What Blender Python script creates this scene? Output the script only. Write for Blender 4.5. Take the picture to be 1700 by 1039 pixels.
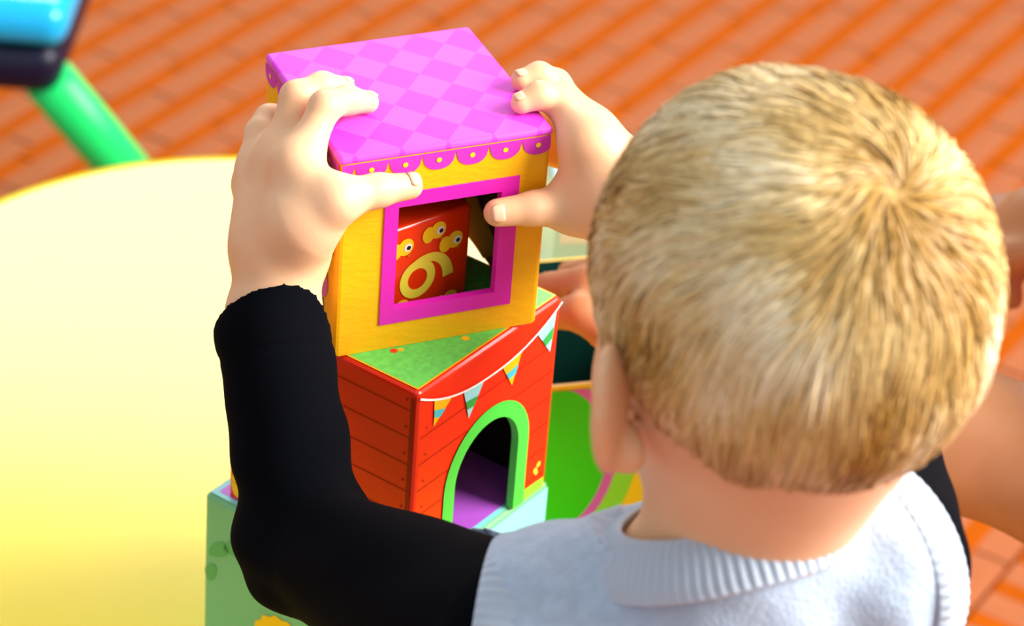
import bpy, bmesh, math, random
import numpy as np
from mathutils import Vector, Matrix

for o in list(bpy.data.objects):
    bpy.data.objects.remove(o)
scene = bpy.context.scene
COL = scene.collection
random.seed(4)
rng = np.random.default_rng(7)
V3 = lambda *a: np.array(a, float)

# ------------------------------------------------------------------ camera
CAM = V3(0.05771, -1.25210, 1.49217)
PITCH, ROLL, FPX = 0.57041, 0.08039, 5000.0
_f = V3(0, math.cos(PITCH), -math.sin(PITCH))
_r0 = V3(1, 0, 0)
_u0 = np.cross(_r0, _f)
CR = math.cos(ROLL) * _r0 + math.sin(ROLL) * _u0
CU = -math.sin(ROLL) * _r0 + math.cos(ROLL) * _u0
CF = _f
cam_data = bpy.data.cameras.new('camera')
cam = bpy.data.objects.new('camera', cam_data)
COL.objects.link(cam)
M = Matrix.Identity(4)
for i in range(3):
    M[i][0], M[i][1], M[i][2], M[i][3] = CR[i], CU[i], -CF[i], CAM[i]
cam.matrix_world = M
cam_data.sensor_fit = 'HORIZONTAL'
cam_data.sensor_width = 36
cam_data.lens = FPX / 1700 * 36
cam_data.clip_start = 0.05
cam_data.dof.use_dof = True
cam_data.dof.focus_distance = 1.39
cam_data.dof.aperture_fstop = 8.6
scene.camera = cam

# ------------------------------------------------------------------ world, windows, exposure
world = bpy.data.worlds.new('room_light')
scene.world = world
world.use_nodes = True
bg = world.node_tree.nodes['Background']
bg.inputs[0].default_value = (0.87, 0.94, 1.0, 1)
bg.inputs[1].default_value = 0.66


def area_light(name, loc, target, sx, sy, energy, color):
    d = bpy.data.lights.new(name, 'AREA')
    d.shape = 'RECTANGLE'
    d.size, d.size_y, d.energy, d.color = sx, sy, energy, color
    o = bpy.data.objects.new(name, d)
    COL.objects.link(o)
    o.location = loc
    o.rotation_euler = Vector(target).to_track_quat('-Z', 'Y').to_euler()
    return o


# daylight through the window wall on the right
area_light('window_daylight', (2.42, -0.15, 2.35), (-1, 0, 0), 2.2, 1.8, 275, (1.0, 0.98, 0.95))
# high window band at the far end of the room
area_light('high_window_daylight', (-0.3, 4.52, 3.06), (0, -1, 0), 3.2, 1.28, 92, (1.0, 1.0, 1.0))

vs = scene.view_settings
vs.view_transform = 'Standard'
vs.look = 'None'
vs.exposure = 0.3
vs.gamma = 1.0
vs.use_curve_mapping = False


def at(px, py, depth):
    """3D point of a sighting at a given depth along the optical axis (metres)."""
    d = CF + CR * (px - 850) / FPX - CU * (py - 519.5) / FPX
    return CAM + d * depth


# ------------------------------------------------------------------ materials
def lin(c):
    return tuple((x / 12.92 if x <= 0.04045 else ((x + 0.055) / 1.055) ** 2.4) for x in [v / 255 for v in c]) + (1.0,)


def mat(name, rgb, rough=0.5, spec=0.5, var=0.0, vscale=40.0, bump=0.0, bscale=200.0, sss=0.0, coat=0.0, rgb2=None, sheen=0.0, stretch=(1, 1, 1)):
    m = bpy.data.materials.new(name)
    m.use_nodes = True
    nt = m.node_tree
    b = nt.nodes['Principled BSDF']
    b.inputs['Roughness'].default_value = rough
    b.inputs['Specular IOR Level'].default_value = spec
    b.inputs['Coat Weight'].default_value = coat
    b.inputs['Coat Roughness'].default_value = 0.12
    b.inputs['Sheen Weight'].default_value = sheen
    base = lin(rgb)
    b.inputs['Base Color'].default_value = base
    tc = nt.nodes.new('ShaderNodeTexCoord')
    mp = nt.nodes.new('ShaderNodeMapping')
    mp.inputs['Scale'].default_value = stretch
    nt.links.new(tc.outputs['Object'], mp.inputs['Vector'])
    if var or rgb2:
        n = nt.nodes.new('ShaderNodeTexNoise')
        n.inputs['Scale'].default_value = vscale
        n.inputs['Detail'].default_value = 3
        nt.links.new(mp.outputs[0], n.inputs['Vector'])
        r = nt.nodes.new('ShaderNodeValToRGB')
        r.color_ramp.elements[0].position = 0.35
        r.color_ramp.elements[1].position = 0.65
        if rgb2:
            r.color_ramp.elements[0].color = lin(rgb2)
            r.color_ramp.elements[1].color = base
        else:
            r.color_ramp.elements[0].color = tuple(x * (1 - var) for x in base[:3]) + (1,)
            r.color_ramp.elements[1].color = tuple(min(1, x * (1 + var)) for x in base[:3]) + (1,)
        nt.links.new(n.outputs['Fac'], r.inputs['Fac'])
        nt.links.new(r.outputs['Color'], b.inputs['Base Color'])
    if bump:
        n2 = nt.nodes.new('ShaderNodeTexNoise')
        n2.inputs['Scale'].default_value = bscale
        n2.inputs['Detail'].default_value = 4
        nt.links.new(mp.outputs[0], n2.inputs['Vector'])
        bp = nt.nodes.new('ShaderNodeBump')
        bp.inputs['Strength'].default_value = bump
        bp.inputs['Distance'].default_value = 0.001
        nt.links.new(n2.outputs['Fac'], bp.inputs['Height'])
        nt.links.new(bp.outputs[0], b.inputs['Normal'])
    if sss:
        b.inputs['Subsurface Weight'].default_value = sss
        b.inputs['Subsurface Radius'].default_value = (0.9, 0.35, 0.2)
        b.inputs['Subsurface Scale'].default_value = 0.006
    return m


MAT = {
    'floor_base': mat('floor_base', (150, 62, 2), 0.8, 0.05, var=0.12, vscale=12),
    'tile_salmon': mat('tile_salmon', (168, 98, 62), 0.75, 0.05, var=0.08, vscale=9),
    'tile_orange': mat('tile_orange', (172, 78, 0), 0.75, 0.05, var=0.1, vscale=9),
    'table': mat('table_yellow', (252, 222, 0), 0.17, 0.5, var=0.02, vscale=6),
    'table_leg': mat('table_leg', (235, 190, 10), 0.4, 0.5),
    'pink': mat('pink_paper', (216, 30, 172), 0.3, 0.4),
    'mauve': mat('mauve_print', (204, 50, 178), 0.4, 0.35),
    'yellow': mat('yellow_paper', (242, 176, 6), 0.42, 0.4, var=0.05, vscale=30, bump=0.35, bscale=260, stretch=(0.6, 0.6, 1.6)),
    'yellow_dot': mat('yellow_dot', (255, 205, 30), 0.4, 0.4),
    'card_inside': mat('card_inside', (92, 56, 26), 0.8, 0.2),
    'card_lit': mat('card_lit', (200, 150, 60), 0.8, 0.2),  # lit tone of the inner card, painted in
    'wall': mat('wall_paint', (222, 214, 200), 0.9, 0.2, var=0.02, vscale=3),
    'red': mat('red_paper', (232, 44, 14), 0.3, 0.45, var=0.05, vscale=20),
    'red_line': mat('red_line', (150, 22, 8), 0.4, 0.3),
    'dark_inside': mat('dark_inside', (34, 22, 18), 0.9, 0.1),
    'green_top': mat('green_top', (96, 198, 84), 0.4, 0.4, var=0.12, vscale=260),
    'green': mat('green_print', (70, 205, 70), 0.4, 0.4),
    'lime': mat('lime_print', (140, 225, 60), 0.4, 0.4),
    'white': mat('white_print', (240, 238, 236), 0.4, 0.4),
    'sky': mat('sky_print', (150, 215, 225), 0.4, 0.4),
    'teal_flag': mat('teal_flag', (60, 190, 200), 0.4, 0.4),
    'orange_flag': mat('orange_flag', (250, 180, 20), 0.4, 0.4),
    'green_flag': mat('green_flag', (40, 160, 70), 0.4, 0.4),
    'teal_box': mat('teal_box', (118, 190, 132), 0.4, 0.4, var=0.04, vscale=20),
    'teal_leaf': mat('teal_leaf', (84, 172, 98), 0.4, 0.4),
    'cyan_box': mat('cyan_box', (140, 226, 226), 0.4, 0.4),
    'purple': mat('purple_top', (190, 92, 214), 0.4, 0.4, var=0.06, vscale=15),
    'sun_yellow': mat('sun_yellow', (250, 200, 20), 0.4, 0.4),
    'brown': mat('brown_print', (110, 40, 16), 0.5, 0.3),
    'cube_red': mat('cube_red', (236, 52, 8), 0.25, 0.5, coat=0.3),
    'six': mat('six_print', (240, 216, 66), 0.3, 0.4),
    'black': mat('black_print', (12, 12, 12), 0.4, 0.3),
    'beak': mat('beak_print', (225, 90, 20), 0.4, 0.4),
    'green_disc': mat('green_disc', (10, 205, 14), 0.35, 0.5),
    'pale_sky': mat('pale_sky', (190, 232, 238), 0.4, 0.4),
    'dark_teal': mat('dark_teal', (10, 70, 60), 0.6, 0.3),
    'orchid': mat('orchid_print', (214, 90, 205), 0.4, 0.4),
    'box_yellow': mat('box_yellow', (250, 205, 30), 0.4, 0.4),
    'skin': mat('child_skin', (236, 186, 144), 0.5, 0.35, rgb2=(230, 174, 130), vscale=22, bump=0.05, bscale=500, sss=0.12),
    'nail': mat('child_nail', (238, 184, 148), 0.4, 0.4),
    'skin_adult': mat('adult_skin', (205, 140, 92), 0.5, 0.4, rgb2=(190, 122, 78), vscale=14, sss=0.1),
    'sleeve': mat('black_jersey', (4, 5, 10), 0.95, 0.06, bump=0.2, bscale=900),
    'trousers': mat('navy_denim', (28, 34, 60), 0.8, 0.2, bump=0.2, bscale=700),
    'shoe': mat('shoe_grey', (90, 90, 96), 0.6, 0.3),
    'sole': mat('shoe_sole', (225, 222, 215), 0.6, 0.3),
    'knit': mat('grey_knit', (172, 188, 208), 0.95, 0.1, var=0.06, vscale=160, bump=0.7, bscale=520, sheen=0.3),
    'rib': mat('grey_rib', (178, 190, 205), 0.95, 0.1, bump=0.4, bscale=700, sheen=0.3),
    'eye': mat('eye_white', (240, 240, 238), 0.1, 0.6),
    'iris': mat('iris_blue', (60, 100, 130), 0.1, 0.6),
    'blouse': mat('pink_blouse', (225, 150, 160), 0.85, 0.2, bump=0.2, bscale=500),
    'hair_brown': mat('adult_hair', (70, 44, 26), 0.6, 0.3, var=0.3, vscale=60),
    'stool_cyan': mat('stool_cyan', (0, 176, 235), 0.18, 0.6),
    'stool_navy': mat('stool_navy', (2, 8, 40), 0.4, 0.4),
    'stool_green': mat('stool_green', (0, 225, 110), 0.4, 0.5),
}


def harlequin():
    m = mat('pink_harlequin', (240, 80, 215), 0.5, 0.15)
    nt = m.node_tree
    b = nt.nodes['Principled BSDF']
    tc = nt.nodes.new('ShaderNodeTexCoord')
    sp = nt.nodes.new('ShaderNodeSeparateXYZ')
    nt.links.new(tc.outputs['Object'], sp.inputs[0])

    def mth(op, a, bb):
        n = nt.nodes.new('ShaderNodeMath')
        n.operation = op
        for i, v in enumerate((a, bb)):
            if isinstance(v, (int, float)):
                n.inputs[i].default_value = v
            else:
                nt.links.new(v, n.inputs[i])
        return n.outputs[0]
    uu = mth('MULTIPLY', sp.outputs[0], 4.6 / 0.105)
    vv = mth('MULTIPLY', sp.outputs[1], 4.1 / 0.105)
    cb = nt.nodes.new('ShaderNodeCombineXYZ')
    nt.links.new(mth('ADD', mth('ADD', uu, vv), 20.0), cb.inputs[0])
    nt.links.new(mth('ADD', mth('SUBTRACT', uu, vv), 20.0), cb.inputs[1])
    cb.inputs[2].default_value = 0.5
    ch = nt.nodes.new('ShaderNodeTexChecker')
    ch.inputs['Scale'].default_value = 1.0
    ch.inputs['Color1'].default_value = lin((222, 62, 208))
    ch.inputs['Color2'].default_value = lin((228, 84, 214))
    nt.links.new(cb.outputs[0], ch.inputs['Vector'])
    nt.links.new(ch.outputs['Color'], b.inputs['Base Color'])
    return m


MAT['harlequin'] = harlequin()


def striped_floor():
    """same rows of pale and orange pieces, for the floor beyond the laid tiles"""
    m = mat('floor_rows', (150, 62, 2), 0.8, 0.05)
    nt = m.node_tree
    b = nt.nodes['Principled BSDF']
    tc = nt.nodes.new('ShaderNodeTexCoord')
    mp = nt.nodes.new('ShaderNodeMapping')
    mp.inputs['Rotation'].default_value = (0, 0, math.radians(30))
    nt.links.new(tc.outputs['Object'], mp.inputs['Vector'])
    br = nt.nodes.new('ShaderNodeTexBrick')
    br.inputs['Scale'].default_value = 1.0
    br.inputs['Color1'].default_value = lin((168, 98, 62))
    br.inputs['Color2'].default_value = lin((160, 90, 54))
    br.inputs['Mortar'].default_value = lin((172, 78, 0))
    br.inputs['Mortar Size'].default_value = 0.0095
    br.inputs['Brick Width'].default_value = 0.118
    br.inputs['Row Height'].default_value = 0.0505
    rt = nt.nodes.new('ShaderNodeMapping')
    rt.inputs['Rotation'].default_value = (0, 0, math.radians(90))
    nt.links.new(mp.outputs[0], rt.inputs['Vector'])
    nt.links.new(rt.outputs[0], br.inputs['Vector'])
    nt.links.new(br.outputs['Color'], b.inputs['Base Color'])
    return m


MAT['floor_rows'] = striped_floor()


def hair_material():
    m = bpy.data.materials.new('blond_hair')
    m.use_nodes = True
    nt = m.node_tree
    b = nt.nodes['Principled BSDF']
    b.inputs['Roughness'].default_value = 0.55
    b.inputs['Specular IOR Level'].default_value = 0.5
    a = nt.nodes.new('ShaderNodeVertexColor')
    a.layer_name = 'strand_tone'
    nt.links.new(a.outputs['Color'], b.inputs['Base Color'])
    return m


MAT['hair'] = hair_material()


# ------------------------------------------------------------------ object helpers
def link(o, parent=None):
    COL.objects.link(o)
    if parent is not None:
        o.parent = parent
    return o


def mesh_obj(name, verts, faces, material, parent=None, smooth=False, loc=None, rz=0.0):
    me = bpy.data.meshes.new(name)
    me.from_pydata([tuple(map(float, v)) for v in verts], [], [tuple(int(i) for i in f) for f in faces])
    me.materials.append(MAT[material] if isinstance(material, str) else material)
    if smooth:
        me.polygons.foreach_set('use_smooth', [True] * len(me.polygons))
    me.update()
    o = bpy.data.objects.new(name, me)
    if loc is not None:
        o.location = loc
    o.rotation_euler = (0, 0, rz)
    return link(o, parent)


def bm_obj(name, bm, material, parent=None, smooth=False):
    me = bpy.data.meshes.new(name)
    bm.normal_update()
    bm.to_mesh(me)
    bm.free()
    me.materials.append(MAT[material] if isinstance(material, str) else material)
    if smooth:
        me.polygons.foreach_set('use_smooth', [True] * len(me.polygons))
        try:
            me.set_sharp_from_angle(angle=math.radians(50))
        except Exception:
            pass
    return link(bpy.data.objects.new(name, me), parent)


def empty(name, loc, rz=0.0):
    o = bpy.data.objects.new(name, None)
    o.empty_display_size = 0.05
    o.location = loc
    o.rotation_euler = (0, 0, rz)
    return link(o)


def tag(o, label, category, group=None):
    o['label'] = label
    o['category'] = category
    if group:
        o['group'] = group
    return o


def rounded_box(lo, hi, r, seg=3):
    bm = bmesh.new()
    bmesh.ops.create_cube(bm, size=1.0)
    lo, hi = np.array(lo, float), np.array(hi, float)
    for v in bm.verts:
        v.co = Vector(lo + (np.array(v.co) + 0.5) * (hi - lo))
    if r > 0:
        bmesh.ops.bevel(bm, geom=bm.edges[:], offset=r, segments=seg, affect='EDGES', profile=0.5)
    return bm


# ------------------------------------------------------------------ signed-distance modelling (bodies and clothes)
def smin(a, b, k):
    if k <= 0:
        return np.minimum(a, b)
    h = np.maximum(k - np.abs(a - b), 0) / k
    return np.minimum(a, b) - h * h * k * 0.25


def cone(a, b, ra, rb, k=0.008):
    return ('cone', np.array(a, float), np.array(b, float), ra, rb, k)


def ell(c, r, R=None, k=0.01, sub=False):
    return ('sub' if sub else 'ell', np.array(c, float), np.array(r, float), np.eye(3) if R is None else R, k)


def plane(pt, n, centre, rad):
    """cut away the side the normal points to, near centre"""
    n = np.array(n, float)
    return ('cut', np.array(pt, float), n / np.linalg.norm(n), np.array(centre, float), rad)


def eval_sdf(prims, lo, hi, h, warp=None):
    lo, hi = np.array(lo, float), np.array(hi, float)
    n = np.ceil((hi - lo) / h).astype(int) + 1
    d = np.full(n, 0.05, np.float32)
    ax = [lo[i] + np.arange(n[i]) * h for i in range(3)]
    for p in prims:
        mg = 0.035
        if p[0] == 'cone':
            a, b, ra, rb, k = p[1:]
            bl, bh = np.minimum(a - ra, b - rb) - mg, np.maximum(a + ra, b + rb) + mg
        elif p[0] in ('ell', 'sub'):
            c, r, R, k = p[1:]
            e = np.abs(R) @ r
            bl, bh = c - e - mg, c + e + mg
        else:
            _, pt, nn, c, rad = p
            bl, bh = c - rad, c + rad
        i0 = np.maximum(np.floor((bl - lo) / h).astype(int), 0)
        i1 = np.minimum(np.ceil((bh - lo) / h).astype(int) + 1, n)
        if np.any(i1 <= i0):
            continue
        sl = tuple(slice(i0[i], i1[i]) for i in range(3))
        X = ax[0][sl[0]][:, None, None]
        Y = ax[1][sl[1]][None, :, None]
        Z = ax[2][sl[2]][None, None, :]
        if p[0] == 'cone':
            ab = b - a
            L = max(ab @ ab, 1e-12)
            t = np.clip(((X - a[0]) * ab[0] + (Y - a[1]) * ab[1] + (Z - a[2]) * ab[2]) / L, 0, 1)
            q = np.sqrt((X - a[0] - t * ab[0]) ** 2 + (Y - a[1] - t * ab[1]) ** 2 + (Z - a[2] - t * ab[2]) ** 2) - (ra + (rb - ra) * t)
            d[sl] = smin(d[sl], q.astype(np.float32), k)
        elif p[0] in ('ell', 'sub'):
            dx, dy, dz = X - c[0], Y - c[1], Z - c[2]
            lx = dx * R[0, 0] + dy * R[1, 0] + dz * R[2, 0]
            ly = dx * R[0, 1] + dy * R[1, 1] + dz * R[2, 1]
            lz = dx * R[0, 2] + dy * R[1, 2] + dz * R[2, 2]
            k0 = np.sqrt((lx / r[0]) ** 2 + (ly / r[1]) ** 2 + (lz / r[2]) ** 2)
            k1 = np.sqrt((lx / r[0] ** 2) ** 2 + (ly / r[1] ** 2) ** 2 + (lz / r[2] ** 2) ** 2) + 1e-9
            q = (k0 * (k0 - 1) / k1).astype(np.float32)
            if p[0] == 'ell':
                d[sl] = smin(d[sl], q, k)
            else:
                d[sl] = -smin(-d[sl], q, k)
        else:
            dx, dy, dz = X - pt[0], Y - pt[1], Z - pt[2]
            q = (dx * nn[0] + dy * nn[1] + dz * nn[2]).astype(np.float32)
            near = ((X - c[0]) ** 2 + (Y - c[1]) ** 2 + (Z - c[2]) ** 2) < rad * rad
            d[sl] = np.where(near, np.maximum(d[sl], q), d[sl])
    if warp is not None:
        d += warp(ax[0][:, None, None], ax[1][None, :, None], ax[2][None, None, :]).astype(np.float32)
    return d, lo, h


def surface_nets(d, lo, h):
    s = d < 0
    c = np.zeros(tuple(np.array(d.shape) - 1), np.uint8)
    offs = [(i, j, k) for i in (0, 1) for j in (0, 1) for k in (0, 1)]
    nx, ny, nz = c.shape
    for i, j, k in offs:
        c += s[i:i + nx, j:j + ny, k:k + nz]
    act = (c > 0) & (c < 8)
    I, J, K = np.nonzero(act)
    idx = np.full(c.shape, -1, np.int64)
    idx[act] = np.arange(len(I))
    acc = np.zeros((len(I), 3))
    cnt = np.zeros(len(I))
    for a in offs:
        for b in offs:
            if sum(b) - sum(a) == 1 and all(y >= x for x, y in zip(a, b)):
                d1 = d[I + a[0], J + a[1], K + a[2]].astype(float)
                d2 = d[I + b[0], J + b[1], K + b[2]].astype(float)
                m = (d1 < 0) != (d2 < 0)
                t = d1[m] / (d1[m] - d2[m])
                acc[m] += np.array(a) + t[:, None] * (np.array(b) - np.array(a))
                cnt[m] += 1
    v = (np.stack([I, J, K], 1) + acc / cnt[:, None]) * h + lo
    F = []
    for axx in range(3):
        o1, o2 = (axx + 1) % 3, (axx + 2) % 3
        sa = np.take(s, range(s.shape[axx] - 1), axx)
        sb = np.take(s, range(1, s.shape[axx]), axx)
        q = np.argwhere(sa != sb)
        q = q[(q[:, o1] > 0) & (q[:, o2] > 0) & (q[:, o1] < s.shape[o1] - 1) & (q[:, o2] < s.shape[o2] - 1)]

        def g(a, b):
            w = q.copy()
            w[:, o1] += a
            w[:, o2] += b
            return idx[w[:, 0], w[:, 1], w[:, 2]]
        quad = np.stack([g(-1, -1), g(0, -1), g(0, 0), g(-1, 0)], 1)
        ins = sa[q[:, 0], q[:, 1], q[:, 2]]
        quad[~ins] = quad[~ins][:, ::-1]
        F.append(quad)
    return v, np.concatenate(F)


def relax(v, f, n=2, lam=0.5):
    e = np.concatenate([f[:, [0, 1]], f[:, [1, 2]], f[:, [2, 3]], f[:, [3, 0]]])
    for it in range(n):
        for l in (lam, -lam * 1.04):
            acc = np.zeros_like(v)
            cnt = np.zeros(len(v))
            np.add.at(acc, e[:, 0], v[e[:, 1]])
            np.add.at(acc, e[:, 1], v[e[:, 0]])
            np.add.at(cnt, e[:, 0], 1)
            np.add.at(cnt, e[:, 1], 1)
            v = v + l * (acc / np.maximum(cnt, 1)[:, None] - v)
    return v


def sdf_mesh(prims, lo, hi, h, warp=None, smooth=2):
    v, f = surface_nets(*eval_sdf(prims, lo, hi, h, warp))
    return relax(v, f, smooth), f


def rotz(a):
    c, s = math.cos(a), math.sin(a)
    return np.array([[c, -s, 0], [s, c, 0], [0, 0, 1.0]])


def rotx(a):
    c, s = math.cos(a), math.sin(a)
    return np.array([[1.0, 0, 0], [0, c, -s], [0, s, c]])


def roty(a):
    c, s = math.cos(a), math.sin(a)
    return np.array([[c, 0, s], [0, 1.0, 0], [-s, 0, c]])


def unit(v):
    return v / np.linalg.norm(v)


# ------------------------------------------------------------------ floor
floor = mesh_obj('floor', [(-4, -4, 0), (4, -4, 0), (4, 6, 0), (-4, 6, 0)], [(0, 1, 2, 3)], 'floor_rows')
floor['kind'] = 'structure'


def build_floor():
    th = math.radians(30)
    dr = V3(math.sin(th), math.cos(th), 0)          # along the rows
    nr = V3(math.cos(th), -math.sin(th), 0)         # across the rows
    per, ws, wo = 0.0505, 0.0312, 0.0190
    T = 0.006

    def tile_mesh(name, L, W, material):
        bm = rounded_box((-L / 2, -W / 2, -0.002), (L / 2, W / 2, T), 0.0006, 1)
        me = bpy.data.meshes.new(name)
        bm.to_mesh(me)
        bm.free()
        me.materials.append(MAT[material])
        return me
    LS, LO = 0.118, 0.238
    me_s = tile_mesh('tile', LS - 0.003, ws, 'tile_salmon')
    me_o = tile_mesh('tile', LO - 0.003, wo, 'tile_orange')
    a_rows = math.atan2(dr[1], dr[0])
    a_cross = math.atan2(nr[1], nr[0])
    cand = []
    n_edge = 0.0475
    for k in range(-60, 40):
        n0 = k * per + 0.0295
        for kind, n, L in (('s', n0, LS), ('o', n0 + per / 2, LO)):
            if n > n_edge - 0.01:
                continue
            off = (k * 0.37 % 1) * L
            for j in range(-16, 46):
                P = dr * (j * L + off) + nr * n
                cand.append((kind, P, a_rows))
    # a field of rows laid the other way beyond the border row
    for j in range(-12, 60):
        t0 = j * per + 0.02
        for kind, t, L in (('s', t0, LS), ('o', t0 + per / 2, LO)):
            for i in range(0, 8 if kind == 's' else 4):
                P = dr * t + nr * (n_edge + 0.0005 + L / 2 + i * L)
                cand.append((kind, P, a_cross))

    def in_view(P):
        d = P - CAM
        z = d @ CF
        x, y = 850 + FPX * (d @ CR) / z, 519.5 - FPX * (d @ CU) / z
        return -90 < x < 1790 and -90 < y < 1120, math.hypot(x - 850, y - 520), (x, y)
    TABLE = (0.46,)
    near, rest = {'s': [], 'o': []}, []
    for kind, P, a in cand:
        ok, dist, (x, y) = in_view(P)
        if ok and not (x < 900 and y > 420):
            near[kind].append((dist, P, a))
        elif -1.8 < P[0] < 2.2 and -1.2 < P[1] < 3.4:
            rest.append((kind, P, a))
    for kind in 'so':
        near[kind].sort(key=lambda q: q[0])
        for dist, P, a in near[kind][:290]:
            o = bpy.data.objects.new('tile', me_s if kind == 's' else me_o)
            o.location = (P[0], P[1], random.uniform(-0.0006, 0.0002))
            o.rotation_euler = (0, 0, a)
            link(o, floor)
        rest += [(kind, P, a) for dist, P, a in near[kind][290:]]
    for kind, material, me in (('s', 'tile_salmon', me_s), ('o', 'tile_orange', me_o)):
        vs_, fs_ = [], []
        src = np.array([v.co for v in me.vertices])
        pf = [tuple(p.vertices) for p in me.polygons]
        for kd, P, a in rest:
            if kd != kind:
                continue
            b0 = len(vs_)
            vs_ += list(src @ rotz(a).T + P)
            fs_ += [tuple(i + b0 for i in f) for f in pf]
        if vs_:
            o = mesh_obj('distant_tiles', vs_, fs_, material, floor)
            o['kind'] = 'stuff'


build_floor()


def wall_with_window(name, origin, ex, width, height, hole, thick):
    """plaster wall with one rectangular opening; hole = (a0, a1, z0, z1)"""
    origin, ex = np.array(origin, float), np.array(ex, float)
    nrm = np.cross(ex, V3(0, 0, 1))
    a0, a1, z0, z1 = hole
    bm = bmesh.new()
    rects = ((0, a0, 0, height), (a1, width, 0, height), (a0, a1, 0, z0), (a0, a1, z1, height))
    for r0, r1, q0, q1 in rects:
        c = [origin + ex * a + V3(0, 0, z) + nrm * t for t in (0, thick) for a, z in ((r0, q0), (r1, q0), (r1, q1), (r0, q1))]
        v = [bm.verts.new(tuple(p)) for p in c]
        for q in ((0, 1, 2, 3), (7, 6, 5, 4), (0, 4, 5, 1), (1, 5, 6, 2), (2, 6, 7, 3), (3, 7, 4, 0)):
            bm.faces.new([v[i] for i in q])
    bmesh.ops.recalc_face_normals(bm, faces=bm.faces[:])
    o = bm_obj(name, bm, 'wall')
    o['kind'] = 'structure'
    return o


wall_with_window('wall_back', (-4, 4.58, 0), (1, 0, 0), 6.5, 4.1, (2.08, 5.32, 2.40, 3.72), -0.12)
wall_with_window('wall_right', (2.48, -3.9, 0), (0, 1, 0), 8.48, 4.1, (2.63, 4.87, 1.43, 3.27), 0.12)


# ------------------------------------------------------------------ table
TZ = 0.46


def rounded_rect(x0, x1, y0, y1, r, seg=24):
    pts = []
    for cx, cy, a0 in ((x1 - r, y1 - r, 0), (x0 + r, y1 - r, 90), (x0 + r, y0 + r, 180), (x1 - r, y0 + r, 270)):
        for i in range(seg + 1):
            a = math.radians(a0 + 90 * i / seg)
            pts.append((cx + r * math.cos(a), cy + r * math.sin(a)))
    return pts


def build_table():
    root = empty('play_table', (-0.03, 0.17, 0))
    tag(root, 'low round-cornered table with glossy bright yellow top under the stacked boxes', 'table')
    pts = rounded_rect(-0.316, 0.285, -0.365, 0.365, 0.24)
    n = len(pts)
    prof = [(0.0, TZ), (-0.003, TZ), (0.0, TZ - 0.003)]
    rings = []
    for ins, z in ((0.012, TZ), (0.004, TZ - 0.0015), (0.0, TZ - 0.006), (0.0, TZ - 0.018), (0.004, TZ - 0.022), (0.012, TZ - 0.023)):
        rr = []
        for (x, y) in rounded_rect(-0.316 + ins, 0.285 - ins, -0.365 + ins, 0.365 - ins, 0.24 - ins):
            rr.append((x, y, z))
        rings.append(rr)
    verts = [p for r in rings for p in r]
    faces = []
    for k in range(len(rings) - 1):
        for i in range(n):
            j = (i + 1) % n
            faces.append((k * n + i, (k + 1) * n + i, (k + 1) * n + j, k * n + j))
    faces.append(tuple(range(n)))
    faces.append(tuple(reversed(range((len(rings) - 1) * n, len(rings) * n))))
    o = mesh_obj('tabletop', verts, faces, 'table', root)
    for p in o.data.polygons:
        p.use_smooth = len(p.vertices) == 4
    for sx, sy in ((-1, -1), (1, -1), (1, 1), (-1, 1)):
        vts, fcs = [], []
        cx, cy = -0.015 + sx * 0.2, sy * 0.26
        for zz, rad, dx in ((TZ - 0.0232, 0.022, 0), (0.012, 0.017, 0.02), (0.002, 0.019, 0.02)):
            for i in range(20):
                a = 2 * math.pi * i / 20
                vts.append((cx + sx * dx + rad * math.cos(a), cy + sy * dx + rad * math.sin(a), zz))
        for k in range(2):
            for i in range(20):
                j = (i + 1) % 20
                fcs.append((k * 20 + i, (k + 1) * 20 + i, (k + 1) * 20 + j, k * 20 + j))
        fcs.append(tuple(range(20)))
        fcs.append(tuple(reversed(range(40, 60))))
        mesh_obj('leg', vts, fcs, 'table_leg', root, smooth=False)


build_table()

# ------------------------------------------------------------------ stacking boxes
EPS = 0.00035


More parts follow.
